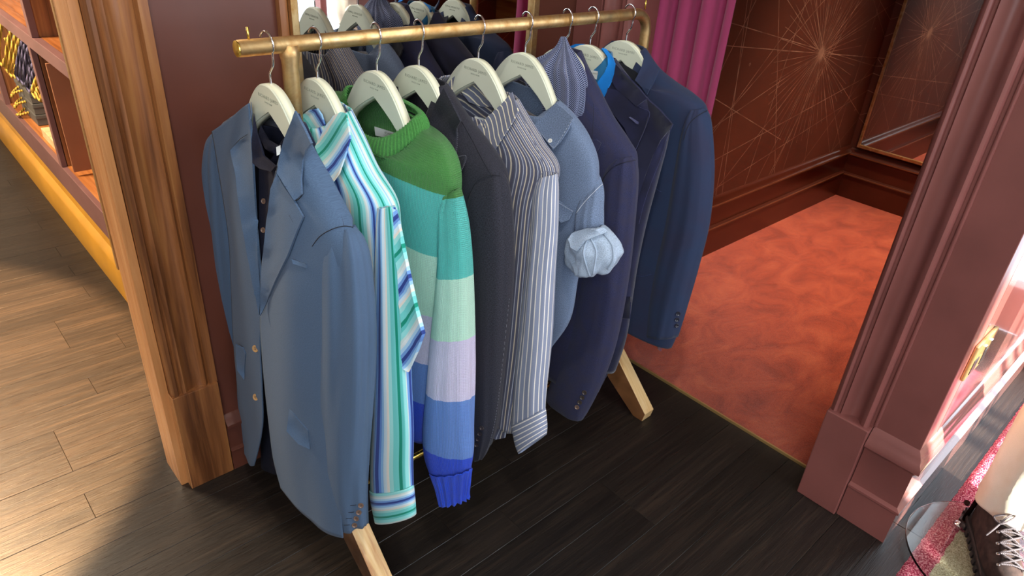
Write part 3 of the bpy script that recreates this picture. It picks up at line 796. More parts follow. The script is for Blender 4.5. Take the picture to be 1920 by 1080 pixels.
    nf = sheet('front_panel', [
        [(.535, 557, 211), (.51, 532, 275), (.492, 512, 350), (.482, 498, 460), (.475, 489, 580), (.472, 494, 680), (.47, 502, 780), (.468, 510, 860), (.47, 524, 918)],
        [(.54, 588, 270), (.505, 570, 330), (.485, 552, 400), (.472, 540, 500), (.465, 533, 590), (.462, 535, 690), (.462, 538, 790), (.462, 545, 880), (.465, 556, 958)],
        [(.54, 622, 340), (.51, 612, 390), (.492, 605, 450), (.485, 592, 540), (.482, 585, 620), (.48, 585, 710), (.48, 588, 800), (.48, 595, 895), (.48, 600, 990)],
        [(.54, 656, 412), (.52, 655, 450), (.508, 650, 510), (.505, 640, 590), (.502, 635, 670), (.502, 634, 750), (.502, 636, 830), (.502, 640, 920), (.502, 646, 1006)]], mt, seed=8)
    bs = sheet('back_neck', [
        [(.535, 470, 193), (.56, 472, 240), (.575, 476, 400), (.575, 486, 700), (.575, 500, 880)],
        [(.57, 520, 205), (.59, 520, 260), (.595, 520, 400), (.595, 530, 700), (.595, 545, 920)],
        [(.535, 560, 214), (.585, 580, 300), (.59, 600, 450), (.59, 610, 700), (.59, 620, 950)]], lin_, seed=9)
    # lapels and collar
    col = poly('collar', [nf, ns], [(556, 208), (574, 240), (587, 268), (577, 281), (570, 300), (567, 335), (568, 364), (553, 376), (536, 350), (521, 326), (526, 290), (531, 273), (542, 243)], mt, e, .50, .010, .004)
    lap = poly('lapel', [nf], [(521, 326), (536, 350), (553, 374), (571, 406), (560, 432), (542, 480), (520, 525), (500, 570), (489, 592), (491, 540), (495, 480), (503, 410), (510, 353)], mt, e, .49, .008, .004)
    poly('lapel', [ff], [(470, 190), (474, 250), (479, 340), (485, 450), (489, 560), (487, 590), (478, 545), (466, 480), (452, 400), (444, 328), (434, 281), (450, 262), (469, 249)], mt, e, .49, .006, .004)
    seam('seam', [col, lap, nf], [(521, 326), (536, 350), (553, 376), (568, 364)], .0007, DK, e, .49, .006)
    seam('seam', [col, lap, nf], [(538, 396), (544, 405), (550, 417)], .0011, DK, e, .48, .006)
    seam('seam', [ff], [(433, 281), (449, 262), (469, 249)], .0005, DK, e, .49, .011)
    seam('seam', [nf], [(566, 520), (563, 600), (560, 680), (558, 765)], .0006, DK, e, .48)
    seam('seam', [nf, ns], [(584, 276), (600, 320), (625, 372), (640, 405), (645, 424)], .0005, DK, e, .52)
    seam('seam', [nf, ns], [(585, 462), (600, 443), (622, 430), (645, 424), (662, 426)], .0007, DK, e, .52, .004)
    pk = poly('breast_pocket', [nf], [(547, 486), (574, 494), (576, 502), (550, 495)], mt, e, .48, .003, .002, 5)
    poly('pocket_flap', [nf], [(544, 765), (560, 786), (578, 806), (582, 842), (560, 832), (538, 808)], mt, e, .48, .003, .002)
    poly('pocket_flap', [ff], [(443, 645), (458, 652), (462, 662), (458, 712), (446, 693)], mt, e, .49, .004, .003)
    for u, v in ((480.5, 653), (481, 744)): button([ff], u, v, .0085, TANB, e, .48, .001)
    for a in ((499, 649, 512, 656), (499, 742, 516, 757)): seam('buttonhole', [nf], [(a[0], a[1]), ((a[0]+a[2])/2, (a[1]+a[3])/2), (a[2], a[3])], .0010, DK, e, .47)
    for u, v in ((676.7, 947), (672.9, 960), (668.6, 971.5), (665, 984)):
        button([ns], u, v, .0062, HORN, e, .49); seam('buttonhole', [ns], [(u-20, v+1), (u-14, v+.5), (u-9, v)], .0006, DK, e, .49)
g1()

# ------------------------------------------------------------------ 2 aqua and green striped shirt
GS = [(0, 'C4D8D4'), (.05, '8FD8D6'), (.16, '5FC0BC'), (.23, '0E8A72'), (.30, '6CC8C4'), (.42, '98D6D2'), (.50, 'DDD6CA'), (.55, 'C8DCE4'), (.62, '8FBEE6'), (.68, '5E86C8'), (.73, '2A3F86'), (.80, '6E9AD6'), (.86, 'A9D2EC'), (.93, 'D8E2E2')]
def g2():
    xc = .63
    st = cloth('aqua_striped_cotton', '8FD8D6', stripes=GS, period=.105, weave=1400, mott=.05, sheen=.1, bump=.2)
    sc_ = cloth('aqua_striped_cotton_cuff', '8FD8D6', stripes=GS, period=.075, axis=1, shift=.15, weave=1400, mott=.05, sheen=.1, bump=.2)
    e = garment('striped_shirt', xc, 'cotton shirt in green, aqua, navy and white stripes, second on the rail', 'shirt', 'shirts on the rail')
    b = loft('body', rows(xc, [(None, (657, 218), .036, dict(drop=.04)), (None, (682, 272), .044, dict(drop=.0)), (None, (708, 330), .047), (None, (742, 388), .05), (None, (750, 440), .052), (None, (756, 530), .052), (None, (762, 625), .05), (None, (755, 692), .05), (None, (742, 780), .045), (None, (730, 880), .045)], .05, p=.78), st, e, fold=.007, ff=(4, 1.5), seed=11)
    s = loft('sleeve', rows(xc-.02, [((708, 389), (741, 387), .016), ((705, 420), (748, 425), .022), ((704, 500), (757, 505), .026), ((702, 600), (766, 605), .028), ((702, 700), (772, 705), .028), ((698, 800), (776, 805), .028), ((694, 870), (775, 872), .028), ((694, 918), (776, 915), .027)], .03), st, e, fold=.004, seed=12, ff=(5, 1.6), per=.30)
    s2 = loft('sleeve', [[Vector((v.x, 2*RY-v.y, v.z)) for v in r_] for r_ in rows(xc, [((708, 389), (741, 387), .016), ((705, 500), (757, 505), .026), ((700, 700), (772, 705), .028), ((694, 918), (776, 915), .027)], .03)], st, e, seed=12, per=.30)
    c = loft('cuff', rows(xc-.022, [((693, 915), (777, 913), .029), ((694, 930), (779, 928), .030), ((699, 955), (781, 950), .030), ((703, 974), (782, 968), .030)], .03), sc_, e, sub=4, vz=False)
    stc = cloth('aqua_striped_collar', '8FD8D6', stripes=GS, period=.085, axis=0, shift=.35, weave=1400, mott=.05, sheen=.1, bump=.2)
    poly('collar', [], [(564, 218), (580, 206), (597, 203), (605, 215), (612, 238), (610, 262), (600, 280), (590, 269)], stc, e, xc-.02, 0, .003, uvang=1.0)
    k = poly('collar', [], [(641, 210), (651, 213), (656, 240), (659, 258), (650, 290), (638, 325), (625, 343), (606, 308), (591, 276), (610, 240), (626, 216)], stc, e, (xc-.022, 212, xc-.055, 340), 0, .003, uvang=-.62)
    seam('seam', [b, s], [(708, 391), (725, 387), (742, 388)], .0007, cloth('aqua_thread', '9ED8DA'), e, xc-.03, .004)
    poly('elbow_fold', [], [(738, 391), (745, 393), (754, 430), (768, 500), (784, 572), (798, 624), (787, 655), (768, 696), (756, 690), (752, 560), (742, 460)], stc, e, xc-.012, 0, .008, uvang=-.55)
    inner = poly('collar_band', [b], [(600, 215), (650, 215), (640, 250), (606, 262)], st, e, xc+.04, -.03, .002)
g2()

# ------------------------------------------------------------------ 3 banded sweater
def g3():
    xc = .765
    zz = lambda u, v: at(0, xc, u, v).z
    GRN, TEA, MNT, LIL, BLU, ROY = '468440', '55BDB4', 'BCE4CF', 'D0C8E2', '6388CC', '2148CC'
    sb = [(0, ROY), (zz(840, 826), BLU), (zz(845, 722), LIL), (zz(850, 617), MNT), (zz(850, 505), TEA), (zz(845, 352), GRN)]
    zf = lambda u, v: at(0, xc-.04, u, v).z
    bb = [(0, ROY), (zf(790, 770), BLU), (zf(790, 692), LIL), (zf(795, 600), MNT), (zf(785, 479), TEA), (.992, GRN)]
    km, kb = knit('banded_knit_sleeve', sb, .42), knit('banded_knit_body', bb); kg = knit('green_rib', [(0, GRN)]) ; kr = knit('royal_rib', [(0, ROY)]); kg = cloth('green_rib_wool', '468440', weave=500, mott=.3, sheen=.1)
    e = garment('sweater', xc, 'crew-neck sweater in green, teal, mint, lilac and blue bands', 'sweater')
    b = loft('body', rows(xc, [(None, (788, 236), .034, dict(drop=.084, p=1.0)), (None, (806, 250), .044, dict(drop=.076, p=1.0)), (None, (836, 270), .050, dict(drop=.062, p=.9)), (None, (856, 305), .052, dict(drop=.03)), (None, (864, 345), .052), (None, (860, 400), .05), (None, (845, 480), .05), (None, (838, 600), .05), (None, (830, 700), .05), (None, (825, 780), .05), (None, (815, 838), .045)], .05, p=.78), kb, e, fold=.006, ff=(4, 1.6), seed=21, solidt=.005)
    rb = lambda t, s: (.0014*math.sin(t*13)) if s > .78 else 0
    s = loft('sleeve', rows(xc-.01, [((832, 374), (864, 350), .016), ((823, 400), (873, 388), .030), ((821, 435), (880, 430), .038), ((818, 510), (886, 505), .038), ((811, 610), (890, 612), .038), ((803, 720), (891, 720), .038), ((796, 800), (890, 805), .037), ((797, 850), (890, 850), .035), ((808, 888), (884, 887), .028)], .04), km, e, fold=.004, seed=22, solidt=.005)
    cuffm = loft('cuff', rows(xc-.02, [((806, 884), (886, 883), .031), ((812, 898), (883, 897), .029), ((818, 915), (881, 914), .027), ((822, 932), (879, 928), .026), ((825, 944), (880, 938), .026)], .03, n=112), kr, e, sub=4, ribs=lambda t, s: .0030*math.sin(t*15)*min(1, s*3+.15)+.001*math.sin(t*15+1), solidt=.003)
    loft('sleeve', [[Vector((v.x, 2*RY-v.y, v.z)) for v in r_] for r_ in rows(xc, [((824, 380), (872, 378), .034), ((818, 510), (886, 505), .038), ((803, 720), (891, 720), .038), ((797, 850), (890, 850), .035), ((825, 944), (880, 938), .024)], .04)], km, e, seed=22, solidt=.004)
    # ribbed neck band round the opening
    nr = rows(xc, [(None, (786, 219), .034, dict(drop=.066)), (None, (793, 221), .042, dict(drop=.068)), (None, (801, 231), .050, dict(drop=.076)), (None, (808, 247), .056, dict(drop=.085)), (None, (807, 252), .054, dict(drop=.090))], .05, n=480)
    loft('neck_rib', nr, kg, e, sub=4, ribs=lambda t, s_: .0018*math.sin(t*76), solidt=.004)
    inner_label(e, [], [(702, 237), (741, 249), (740, 262), (704, 254)], xc+.030, 'RICHARD JAMES', 'SAVILE ROW', .0062, 0)
g3()

def jacket(name, xc, label, mt, body, sleeve, ax=.05, sax=.04, seed=0, sx=0, fold=.005, grp='tailored jackets on the rail', opn=True):
    e = garment(name, xc, label, 'jacket', grp)
    b = loft('body', rows(xc, body, ax, p=.78), mt, e, fold=fold, ff=(4, 1.4), seed=seed)
    s = None
    if sleeve:
        R_ = rows(xc+sx, sleeve, sax); s = loft('sleeve', R_, mt, e, fold=fold*.8, ff=(4, 1.3), seed=seed+1)
        loft('sleeve', [[Vector((v.x, 2*RY-v.y, v.z)) for v in r_] for r_ in R_], mt, e, fold=fold*.8, ff=(4, 1.3), seed=seed+1)
    return e, b, s

# ------------------------------------------------------------------ 4 charcoal jacket
def g4():
    xc = .865; mt = cloth('charcoal_denim_wool', '2A2A33', weave=800, mott=.6, sheen=.06, bump=.5)
    th = newmat('grey_thread', lin('6E6E78'), .8)
    e, b, s = jacket('blazer', xc, 'charcoal flecked jacket behind the banded sweater, grey topstitching', mt,
        [(None, (834, 164), .035, dict(drop=.11)), (None, (852, 190), .042, dict(drop=.09)), (None, (882, 235), .048, dict(drop=.05)), (None, (922, 285), .05, dict(drop=.02)), (None, (950, 335), .052), (None, (952, 420), .052), (None, (948, 560), .052), (None, (938, 700), .052), (None, (922, 840), .05)],
        [((905, 322), (942, 322), .02), ((885, 345), (955, 345), .034), ((874, 385), (963, 395), .042), ((872, 480), (967, 480), .044), ((876, 600), (960, 600), .044), ((880, 720), (946, 720), .042), ((884, 800), (936, 800), .038), ((886, 850), (916, 845), .028), ((889, 864), (906, 860), .02)], seed=31, sx=-.005)
    c = poly('collar', [b], [(834, 164), (850, 194), (866, 226), (858, 240), (856, 291), (846, 294), (830, 300), (800, 290), (806, 230), (820, 190)], mt, e, xc-.04, .008, .004, maxd=.05)
    l = poly('lapel', [b], [(830, 297), (850, 293), (874, 291), (873, 303), (863, 328), (850, 352), (832, 360), (820, 330)], mt, e, xc-.05, .010, .004, maxd=.05)
    seam('topstitching', [c, b], [(857, 240), (858, 262), (856, 289)], .0005, th, e, xc-.04, .006, True)
    seam('topstitching', [l, b], [(850, 295), (862, 293), (873, 292), (873, 303), (863, 325), (852, 346)], .0005, th, e, xc-.05, .006, True)
    seam('seam', [b, s], [(866, 228), (885, 262), (905, 300), (922, 329)], .0006, DK, e, xc-.02, .003)
    seam('seam', [s, b], [(878, 370), (890, 345), (905, 333), (922, 328), (940, 330)], .0006, DK, e, xc-.03, .003)
    seam('topstitching', [s], [(955, 560), (940, 700), (928, 790), (912, 850)], .0005, th, e, xc-.03, .002, True, 20)
    for u, v in ((904, 802), (900, 813), (897, 823), (893, 833)): button([s], u, v, .0058, BTN, e, xc-.03)
g4()

# ------------------------------------------------------------------ 5 brown and blue striped shirt
def g5():
    xc = 1.02
    pat = [(0, '57586A'), (.30, '8E8880'), (.36, 'E8DFCB'), (.46, '8E8880'), (.52, '5C6078'), (.78, '6E7488'), (.84, 'D8DCE4'), (.90, '6E7488')]
    st = cloth('stripe_cotton', '6E7080', stripes=pat, period=.0235, weave=1200, mott=.14, sheen=.1, bump=.25)
    s2m = cloth('stripe_cotton_sleeve', '6E7080', stripes=[(0, '8890A6'), (.34, 'A6A8B4'), (.40, 'EFEAE0'), (.56, 'A6A8B4'), (.62, '8890A6')], period=.0165, weave=1200, mott=.12, sheen=.1, bump=.25)
    cf = cloth('stripe_cotton_cuff', '6E7080', stripes=[(0, '8890A6'), (.50, 'EFEAE0'), (.72, '8890A6')], period=.0135, axis=1, weave=1200, mott=.12, sheen=.1, bump=.25)
    cl = cloth('stripe_cotton_collar', '6E7080', stripes=[(0, '74788A'), (.52, 'EDE4C8'), (.72, '74788A')], period=.0135, weave=1200, mott=.12, sheen=.1, bump=.25)
    e = garment('striped_shirt', xc, 'button-down shirt in fine brown, blue and cream stripes', 'shirt', 'shirts on the rail')
    b = loft('body', rows(xc, [(None, (970, 190), .036, dict(drop=.075)), (None, (990, 226), .044, dict(drop=.02)), (None, (1018, 272), .048, dict(drop=.0)), (None, (1048, 325), .05), (None, (1030, 400), .05), (None, (1015, 520), .05), (None, (1000, 650), .05), (None, (985, 760), .05), (None, (975, 815), .045)], .05, p=.78), st, e, fold=.009, ff=(6, 1.6), seed=41)
    R_ = rows(xc-.01, [((1006, 335), (1047, 325), .018), ((999, 365), (1049, 360), .026), ((994, 430), (1048, 425), .03), ((985, 520), (1041, 520), .032), ((975, 620), (1034, 640), .032), ((966, 720), (1027, 720), .032), ((960, 798), (1023, 768), .028)], .03)
    s = loft('sleeve', R_, s2m, e, fold=.003, seed=42, per=.33)
    loft('sleeve', [[Vector((v.x, 2*RY-v.y, v.z)) for v in r_] for r_ in R_], s2m, e, seed=42, per=.33)
    c = loft('cuff', rows(xc-.012, [((959, 797), (1024, 766), .029), ((962, 815), (1026, 783), .030), ((966, 835), (1027, 800), .030), ((972, 852), (1026, 812), .028)], .03), cf, e, sub=4, vz=False)
    k = poly('collar', [], [(961, 173), (967, 190), (973, 208), (962, 230), (944, 258), (922, 291), (904, 266), (889, 243), (915, 218), (940, 195)], cl, e, (xc-.02, 175, xc-.056, 290), 0, .003, uvang=.72)
    poly('collar', [], [(846, 148), (856, 140), (850, 165), (852, 182), (842, 176), (836, 165)], cl, e, xc-.01, 0, .003)
    poly('collar_band', [], [(862, 168), (893, 157), (915, 180), (928, 200), (905, 200), (880, 192)], cl, e, xc+.028, 0, .002, uvang=1.2)
    poly('inner_yoke', [], [(848, 175), (862, 168), (880, 192), (905, 200), (928, 198), (915, 225), (890, 246), (870, 222), (855, 200)], st, e, xc+.035, 0, .002, uvang=1.35)
    inner_label(e, [], [(890, 218), (908, 222), (906, 232), (889, 231)], xc+.030, None, None)
    button([k, b], 920, 272, .0048, PEARL, e, xc-.05, .003)
    seam('seam', [b, s], [(972, 206), (990, 240), (1010, 285), (1022, 315)], .0006, cl, e, xc-.03, .003)
    seam('seam', [s, b], [(1004, 345), (1020, 322), (1047, 325)], .0006, cl, e, xc-.03, .003)
    poly('shirt_tail', [], [(916, 800), (940, 790), (950, 806), (948, 820), (930, 824), (918, 818)], st, e, xc+.03, 0, .003)
g5()

# ------------------------------------------------------------------ 6 chambray shirt, rolled sleeve
def g6():
    xc = 1.157
    ch = cloth('chambray', '6A7A94', weave=900, mott=.5, sheen=.1, bump=.4); chl = cloth('chambray_reverse', 'A3B3C6', weave=900, mott=.35, sheen=.1, bump=.4)
    th = newmat('pale_thread', lin('C4CCD8'), .8)
    e = garment('chambray_shirt', xc, 'grey-blue chambray shirt with one sleeve rolled into a thick cuff', 'shirt', 'shirts on the rail')
    b = loft('body', rows(xc, [(None, (1048, 191), .036, dict(drop=.07)), (None, (1078, 222), .044, dict(drop=.015)), (None, (1105, 262), .048, dict(drop=.0)), (None, (1122, 310), .05), (None, (1120, 370), .05), (None, (1106, 430), .05), (None, (1088, 520), .05), (None, (1072, 600), .05), (None, (1035, 655), .045), (None, (1020, 680), .04)], .05, p=.78), ch, e, fold=.009, ff=(5, 1.4), seed=51)
    R_ = rows(xc-.01, [((1100, 322), (1118, 318), .008, dict(dx=.03)), ((1090, 362), (1131, 352), .02, dict(dx=.012)), ((1080, 400), (1132, 400), .032), ((1078, 438), (1132, 436), .032)], .03)
    s = loft('sleeve', R_, ch, e, fold=.004, seed=52)
    loft('sleeve', [[Vector((v.x, 2*RY-v.y, v.z)) for v in r_] for r_ in R_], ch, e, fold=.004, seed=52)
    def wr(t, s_): return .009*noise.noise(Vector((math.cos(t)*2.6, math.sin(t)*2.6, s_*3.5+4)))+.005*noise.noise(Vector((math.cos(t)*6, math.sin(t)*6, s_*9+1)))
    roll = loft('rolled_cuff', rows(xc-.025, [((1082, 432), (1132, 424), .028), ((1066, 446), (1148, 438), .04), ((1062, 468), (1162, 462), .048), ((1064, 490), (1165, 482), .048), ((1078, 508), (1152, 504), .044), ((1092, 514), (1138, 510), .034), ((1098, 500), (1130, 498), .025), ((1096, 470), (1130, 468), .02)], .045), chl, e, sub=8, ribs=wr, solidt=.003)
    bandR = poly('cuff_edge', [roll], [(1066, 450), (1074, 436), (1100, 428), (1130, 427), (1140, 434), (1120, 440), (1098, 452), (1084, 470), (1072, 466)], chl, e, xc-.06, .006, .006, 7)
    seam('topstitching', [roll, bandR], [(1070, 462), (1086, 452), (1105, 442), (1132, 437)], .0005, th, e, xc-.06, .010, True)
    for pp in ([(1100, 452), (1094, 474), (1100, 500), (1106, 517)], [(1108, 448), (1118, 470), (1116, 492), (1112, 514)], [(1132, 438), (1148, 460), (1150, 486), (1140, 505)]):
        seam('fold_ridge', [roll], pp, .0022, chl, e, xc-.06, .002)
    k = poly('collar', [], [(1044, 194), (1060, 206), (1076, 222), (1066, 244), (1052, 266), (1038, 280), (1018, 256), (998, 238), (1020, 218)], ch, e, (xc-.02, 194, xc-.056, 280), 0, .003)
    seam('topstitching', [k], [(1001, 239), (1020, 256), (1037, 276), (1050, 262), (1073, 223)], .0005, th, e, xc-.05, .004, True)
    button([k], 1033, 265, .005, PEARL, e, xc-.05, .003)
    pk = poly('breast_pocket', [b], [(1046, 374), (1076, 396), (1068, 412), (1052, 418), (1040, 405)], ch, e, xc-.05, .003, .002)
    seam('topstitching', [pk, b], [(1047, 380), (1060, 388), (1075, 397)], .0005, th, e, xc-.05, .005, True)
    seam('seam', [s, b], [(1080, 400), (1095, 380), (1108, 366), (1122, 352), (1130, 345)], .0007, th, e, xc-.05, .003)
    poly('inner_yoke', [], [(956, 205), (985, 205), (1010, 220), (1000, 236), (975, 228)], cloth('brown_chambray_inside', '6A6464'), e, xc+.02, 0, .004)  # brown inside of the yoke
g6()

# ------------------------------------------------------------------ 7 scarf over navy-charcoal jacket
def g7():
    xc = 1.287
    mt = cloth('ink_flannel', '2C2E4C', c2='302F46', weave=700, mott=.4, sheen=.08, bump=.5)
    e, b, s = jacket('blazer', xc, 'ink blue flannel jacket hanging under the herringbone scarf', mt,
        [(None, (1088, 98), .022, dict(drop=.09, dx=.015)), (None, (1101, 127), .030, dict(drop=.06, dx=.01)), (None, (1121, 166), .042, dict(drop=.02)), (None, (1150, 222), .048), (None, (1182, 270), .05), (None, (1196, 305), .052), (None, (1190, 400), .05), (None, (1170, 520), .05), (None, (1140, 660), .05), (None, (1110, 745), .045)],
        [((1150, 298), (1188, 292), .022), ((1132, 315), (1197, 308), .034), ((1120, 350), (1199, 345), .04), ((1112, 430), (1191, 430), .042), ((1090, 520), (1179, 520), .042), ((1062, 630), (1157, 640), .04), ((1038, 700), (1132, 715), .038), ((1026, 745), (1108, 765), .034), ((1050, 768), (1094, 788), .022)], seed=61, sx=-.01)
    seam('seam', [s, b], [(1126, 345), (1140, 322), (1160, 308), (1192, 300)], .0006, DK, e, xc-.03, .003)
    seam('seam', [b], [(1113, 195), (1112, 230), (1110, 262)], .0005, DK, e, xc-.05, .003)
    poly('lapel', [b], [(1108, 262), (1120, 262), (1128, 268), (1122, 282), (1112, 292), (1100, 280)], mt, e, xc-.05, .006, .003, 6)
    for u, v in ((1096, 735.6), (1091.6, 745), (1087, 754), (1082, 763)): button([s], u, v, .0072, HORN if v > 760 else BTN, e, xc-.04)
    # scarf
    sm = newmat('herringbone_wool', lin('39415E'), .9, spec=.15); q = NT(sm); q.b.inputs['Sheen Weight'].default_value = .3
    uv = q.coord('UV'); sx = q.n('SeparateXYZ'); q.l(uv, sx.inputs[0])
    zig = q.math('PINGPONG', sx.outputs[0], .016)
    f = q.math('FRACT', q.math('MULTIPLY', q.math('ADD', sx.outputs[1], zig), 210))
    q.base(q.ramp(f, [(0, lin('20253E')), (.55, lin('8890AE'))], 'CONSTANT')); q.bump(f, .4, .001)
    sc = empty('scarf', (1.275, RY, .95), 'navy and white herringbone scarf draped over a hanger hook', 'scarf')
    pl = lambda t, s_: (.010*math.sin(t*9+s_*1.2)+.006*math.sin(t*17+2))*min(1, .08+s_*1.8)
    loft('scarf_drape', rows(1.25, [((1052, 68), (1061, 70), .006), ((1046, 84), (1067, 88), .014), ((1030, 99), (1078, 106), .032), ((1004, 112), (1092, 135), .046), ((996, 135), (1098, 160), .048), ((998, 175), (1097, 194), .048), ((1003, 205), (1091, 220), .044), ((1010, 236), (1080, 250), .034), ((1016, 268), (1068, 285), .02)], .05, n=140), sm, sc, ribs=pl, vz=False, seed=5, solidt=.003, per=.42)
    # tail of scarf hanging behind the chambray hanger
    poly('scarf_tail', [], [(984, 150), (1000, 140), (1020, 190), (1030, 230), (1010, 226), (992, 190)], sm, sc, 1.235, 0, .004)
    poly('jacket_front', [], [(948, 158), (975, 150), (992, 158), (1000, 190), (985, 200), (960, 185)], cloth('charcoal_front_wool', '2B2A33'), e, 1.24, 0, .004)  # plain charcoal piece of the jacket front
g7()

# ------------------------------------------------------------------ 8 velvet jacket over bright blue shirt
def g8():
    xc = 1.385
    vel = cloth('midnight_velvet', '14152C', c2='1B1D3C', weave=1500, mott=.12, sheen=.2, bump=.2, mott_sc=14)
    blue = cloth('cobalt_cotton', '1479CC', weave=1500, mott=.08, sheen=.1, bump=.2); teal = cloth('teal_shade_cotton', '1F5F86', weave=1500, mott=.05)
    e = garment('blue_shirt', xc, 'bright cobalt blue shirt inside the midnight velvet jacket', 'shirt')
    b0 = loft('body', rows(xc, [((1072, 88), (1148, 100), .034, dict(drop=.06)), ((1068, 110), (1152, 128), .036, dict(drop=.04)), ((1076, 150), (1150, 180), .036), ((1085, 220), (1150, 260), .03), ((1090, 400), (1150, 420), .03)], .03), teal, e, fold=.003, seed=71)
    poly('collar', [], [(1068, 87), (1080, 82), (1098, 82), (1086, 87), (1076, 94), (1072, 96)], blue, e, xc+.0, 0, .003, 5)
    k = poly('collar', [], [(1128, 90), (1137, 92), (1150, 108), (1155, 122), (1153, 140), (1146, 156), (1136, 176), (1127, 196), (1119, 186), (1111, 174), (1122, 152), (1134, 136), (1140, 122), (1140, 108)], blue, e, (xc-.012, 90, xc-.05, 196), 0, .003, 6)
    inner_label(e, [], [(1089, 127), (1121, 134), (1119, 149), (1092, 141)], xc-.036, 'RICHARD JAMES', 'SAVILE ROW', .0062)
    inner_label(e, [], [(1098, 148), (1108, 151), (1107, 163), (1100, 158)], xc-.036, None, None)
    e, b, s = jacket('velvet_jacket', xc, 'midnight blue velvet jacket with wide notched lapel over a cobalt shirt', vel,
        [(None, (1152, 112), .03, dict(drop=.1)), (None, (1170, 138), .038, dict(drop=.05)), (None, (1196, 170), .044, dict(drop=.02)), (None, (1228, 205), .048), (None, (1252, 235), .048), (None, (1250, 270), .046), (None, (1235, 330), .046), (None, (1212, 420), .046), (None, (1195, 500), .046), (None, (1185, 560), .046), (None, (1172, 640), .044), (None, (1152, 700), .042)],
        None, seed=72)
    R_ = rows(xc-.0, [((1195, 230), (1240, 225), .03), ((1188, 270), (1248, 270), .036), ((1175, 350), (1222, 350), .036), ((1160, 450), (1204, 450), .036), ((1140, 560), (1180, 560), .034), ((1120, 660), (1166, 640), .03), ((1114, 724), (1122, 738), .01)], .036)
    s = loft('sleeve', R_, vel, e, fold=.004, seed=74)
    c = poly('collar', [b], [(1156, 120), (1178, 142), (1200, 165), (1215, 184), (1204, 192), (1195, 199), (1178, 184), (1158, 168), (1148, 152), (1153, 138)], vel, e, xc-.04, .010, .004)
    l = poly('lapel', [b], [(1140, 165), (1158, 170), (1178, 186), (1195, 198), (1206, 203), (1218, 211), (1210, 240), (1198, 268), (1188, 292), (1182, 268), (1172, 240), (1152, 216), (1132, 196)], vel, e, xc-.045, .012, .004)
    l2 = poly('lapel_fold', [b], [(1215, 184), (1240, 206), (1262, 232), (1256, 244), (1240, 262), (1225, 290), (1210, 330), (1196, 372), (1188, 340), (1190, 292), (1200, 268), (1212, 240), (1219, 211)], vel, e, xc-.045, .004, .004)
    pp = newmat('velvet_piping', lin('3A3C60'), .6)
    seam('piping', [c], [(1195, 199), (1206, 191), (1215, 183)], .0006, pp, e, xc-.05, .005)
    seam('piping', [l], [(1195, 199), (1206, 204), (1218, 212), (1210, 240), (1198, 268), (1188, 290)], .0006, pp, e, xc-.05, .006)
    seam('piping', [l2, b], [(1262, 233), (1250, 262), (1238, 300), (1222, 340), (1208, 380), (1198, 420)], .0006, pp, e, xc-.05, .006)
    poly('buttonhole', [l], [(1179, 220), (1182, 219), (1198, 229), (1197, 233), (1193, 232)], pp, e, xc-.05, .006, .001, 5)
    poly('pocket_flap', [s, b], [(1166, 556), (1184, 557), (1182, 597), (1158, 598)], vel, e, xc-.04, .004, .003)
g8()

# ------------------------------------------------------------------ 9 dark blue cotton jacket
def g9():
    xc = 1.53
    mt = cloth('brushed_navy_cotton', '26334F', c2='2B2F48', weave=1300, mott=.14, sheen=.08, bump=.25, mott_sc=8)
    e, b, s = jacket('cotton_jacket', xc, 'dark blue brushed cotton jacket, last on the rail beside the carpet', mt,
        [(None, (1208, 92), .03, dict(drop=.11)), (None, (1232, 128), .038, dict(drop=.08)), (None, (1262, 154), .046, dict(drop=.04)), (None, (1300, 180), .05), (None, (1322, 205), .052), (None, (1328, 260), .05), (None, (1325, 340), .05), (None, (1310, 440), .05), (None, (1290, 540), .05), (None, (1270, 620), .048), (None, (1256, 653), .045)],
        [((1296, 205), (1322, 203), .025), ((1285, 225), (1331, 222), .034), ((1274, 262), (1336, 262), .038), ((1262, 330), (1338, 330), .04), ((1246, 420), (1329, 420), .04), ((1228, 500), (1309, 500), .04), ((1216, 570), (1289, 570), .038), ((1212, 625), (1270, 632), .034)], seed=81, sx=-.012)
    c = poly('collar', [b], [(1208, 92), (1222, 112), (1235, 131), (1226, 152), (1214, 178), (1203, 164), (1190, 152), (1202, 128), (1207, 110)], mt, e, xc-.03, .010, .004)
    poly('dark_interior', [], [(1152, 118), (1163, 116), (1192, 134), (1200, 140), (1190, 152), (1178, 142), (1160, 130)], newmat('neck_black', lin('0C0E18'), .9), e, xc-.022, 0, .002)  # near-black sheet set across the jacket's neck opening
    th = newmat('navy_thread', lin('3C4A74'), .8)
    seam('seam', [c], [(1236, 132), (1226, 154), (1215, 177)], .0006, th, e, xc-.04, .005)
    seam('seam', [b, s], [(1326, 207), (1304, 220), (1290, 236), (1282, 262)], .0008, DK, e, xc-.04, .004)
    seam('topstitching', [b], [(1188, 516), (1205, 518), (1222, 514)], .0005, th, e, xc-.04)
    seam('topstitching', [b], [(1222, 290), (1222, 320), (1228, 350), (1240, 360)], .0005, th, e, xc-.04)
    for u, v in ((1271, 588), (1269, 599), (1268, 610)): button([s], u, v, .0068, NAVB, e, xc-.04)
g9()

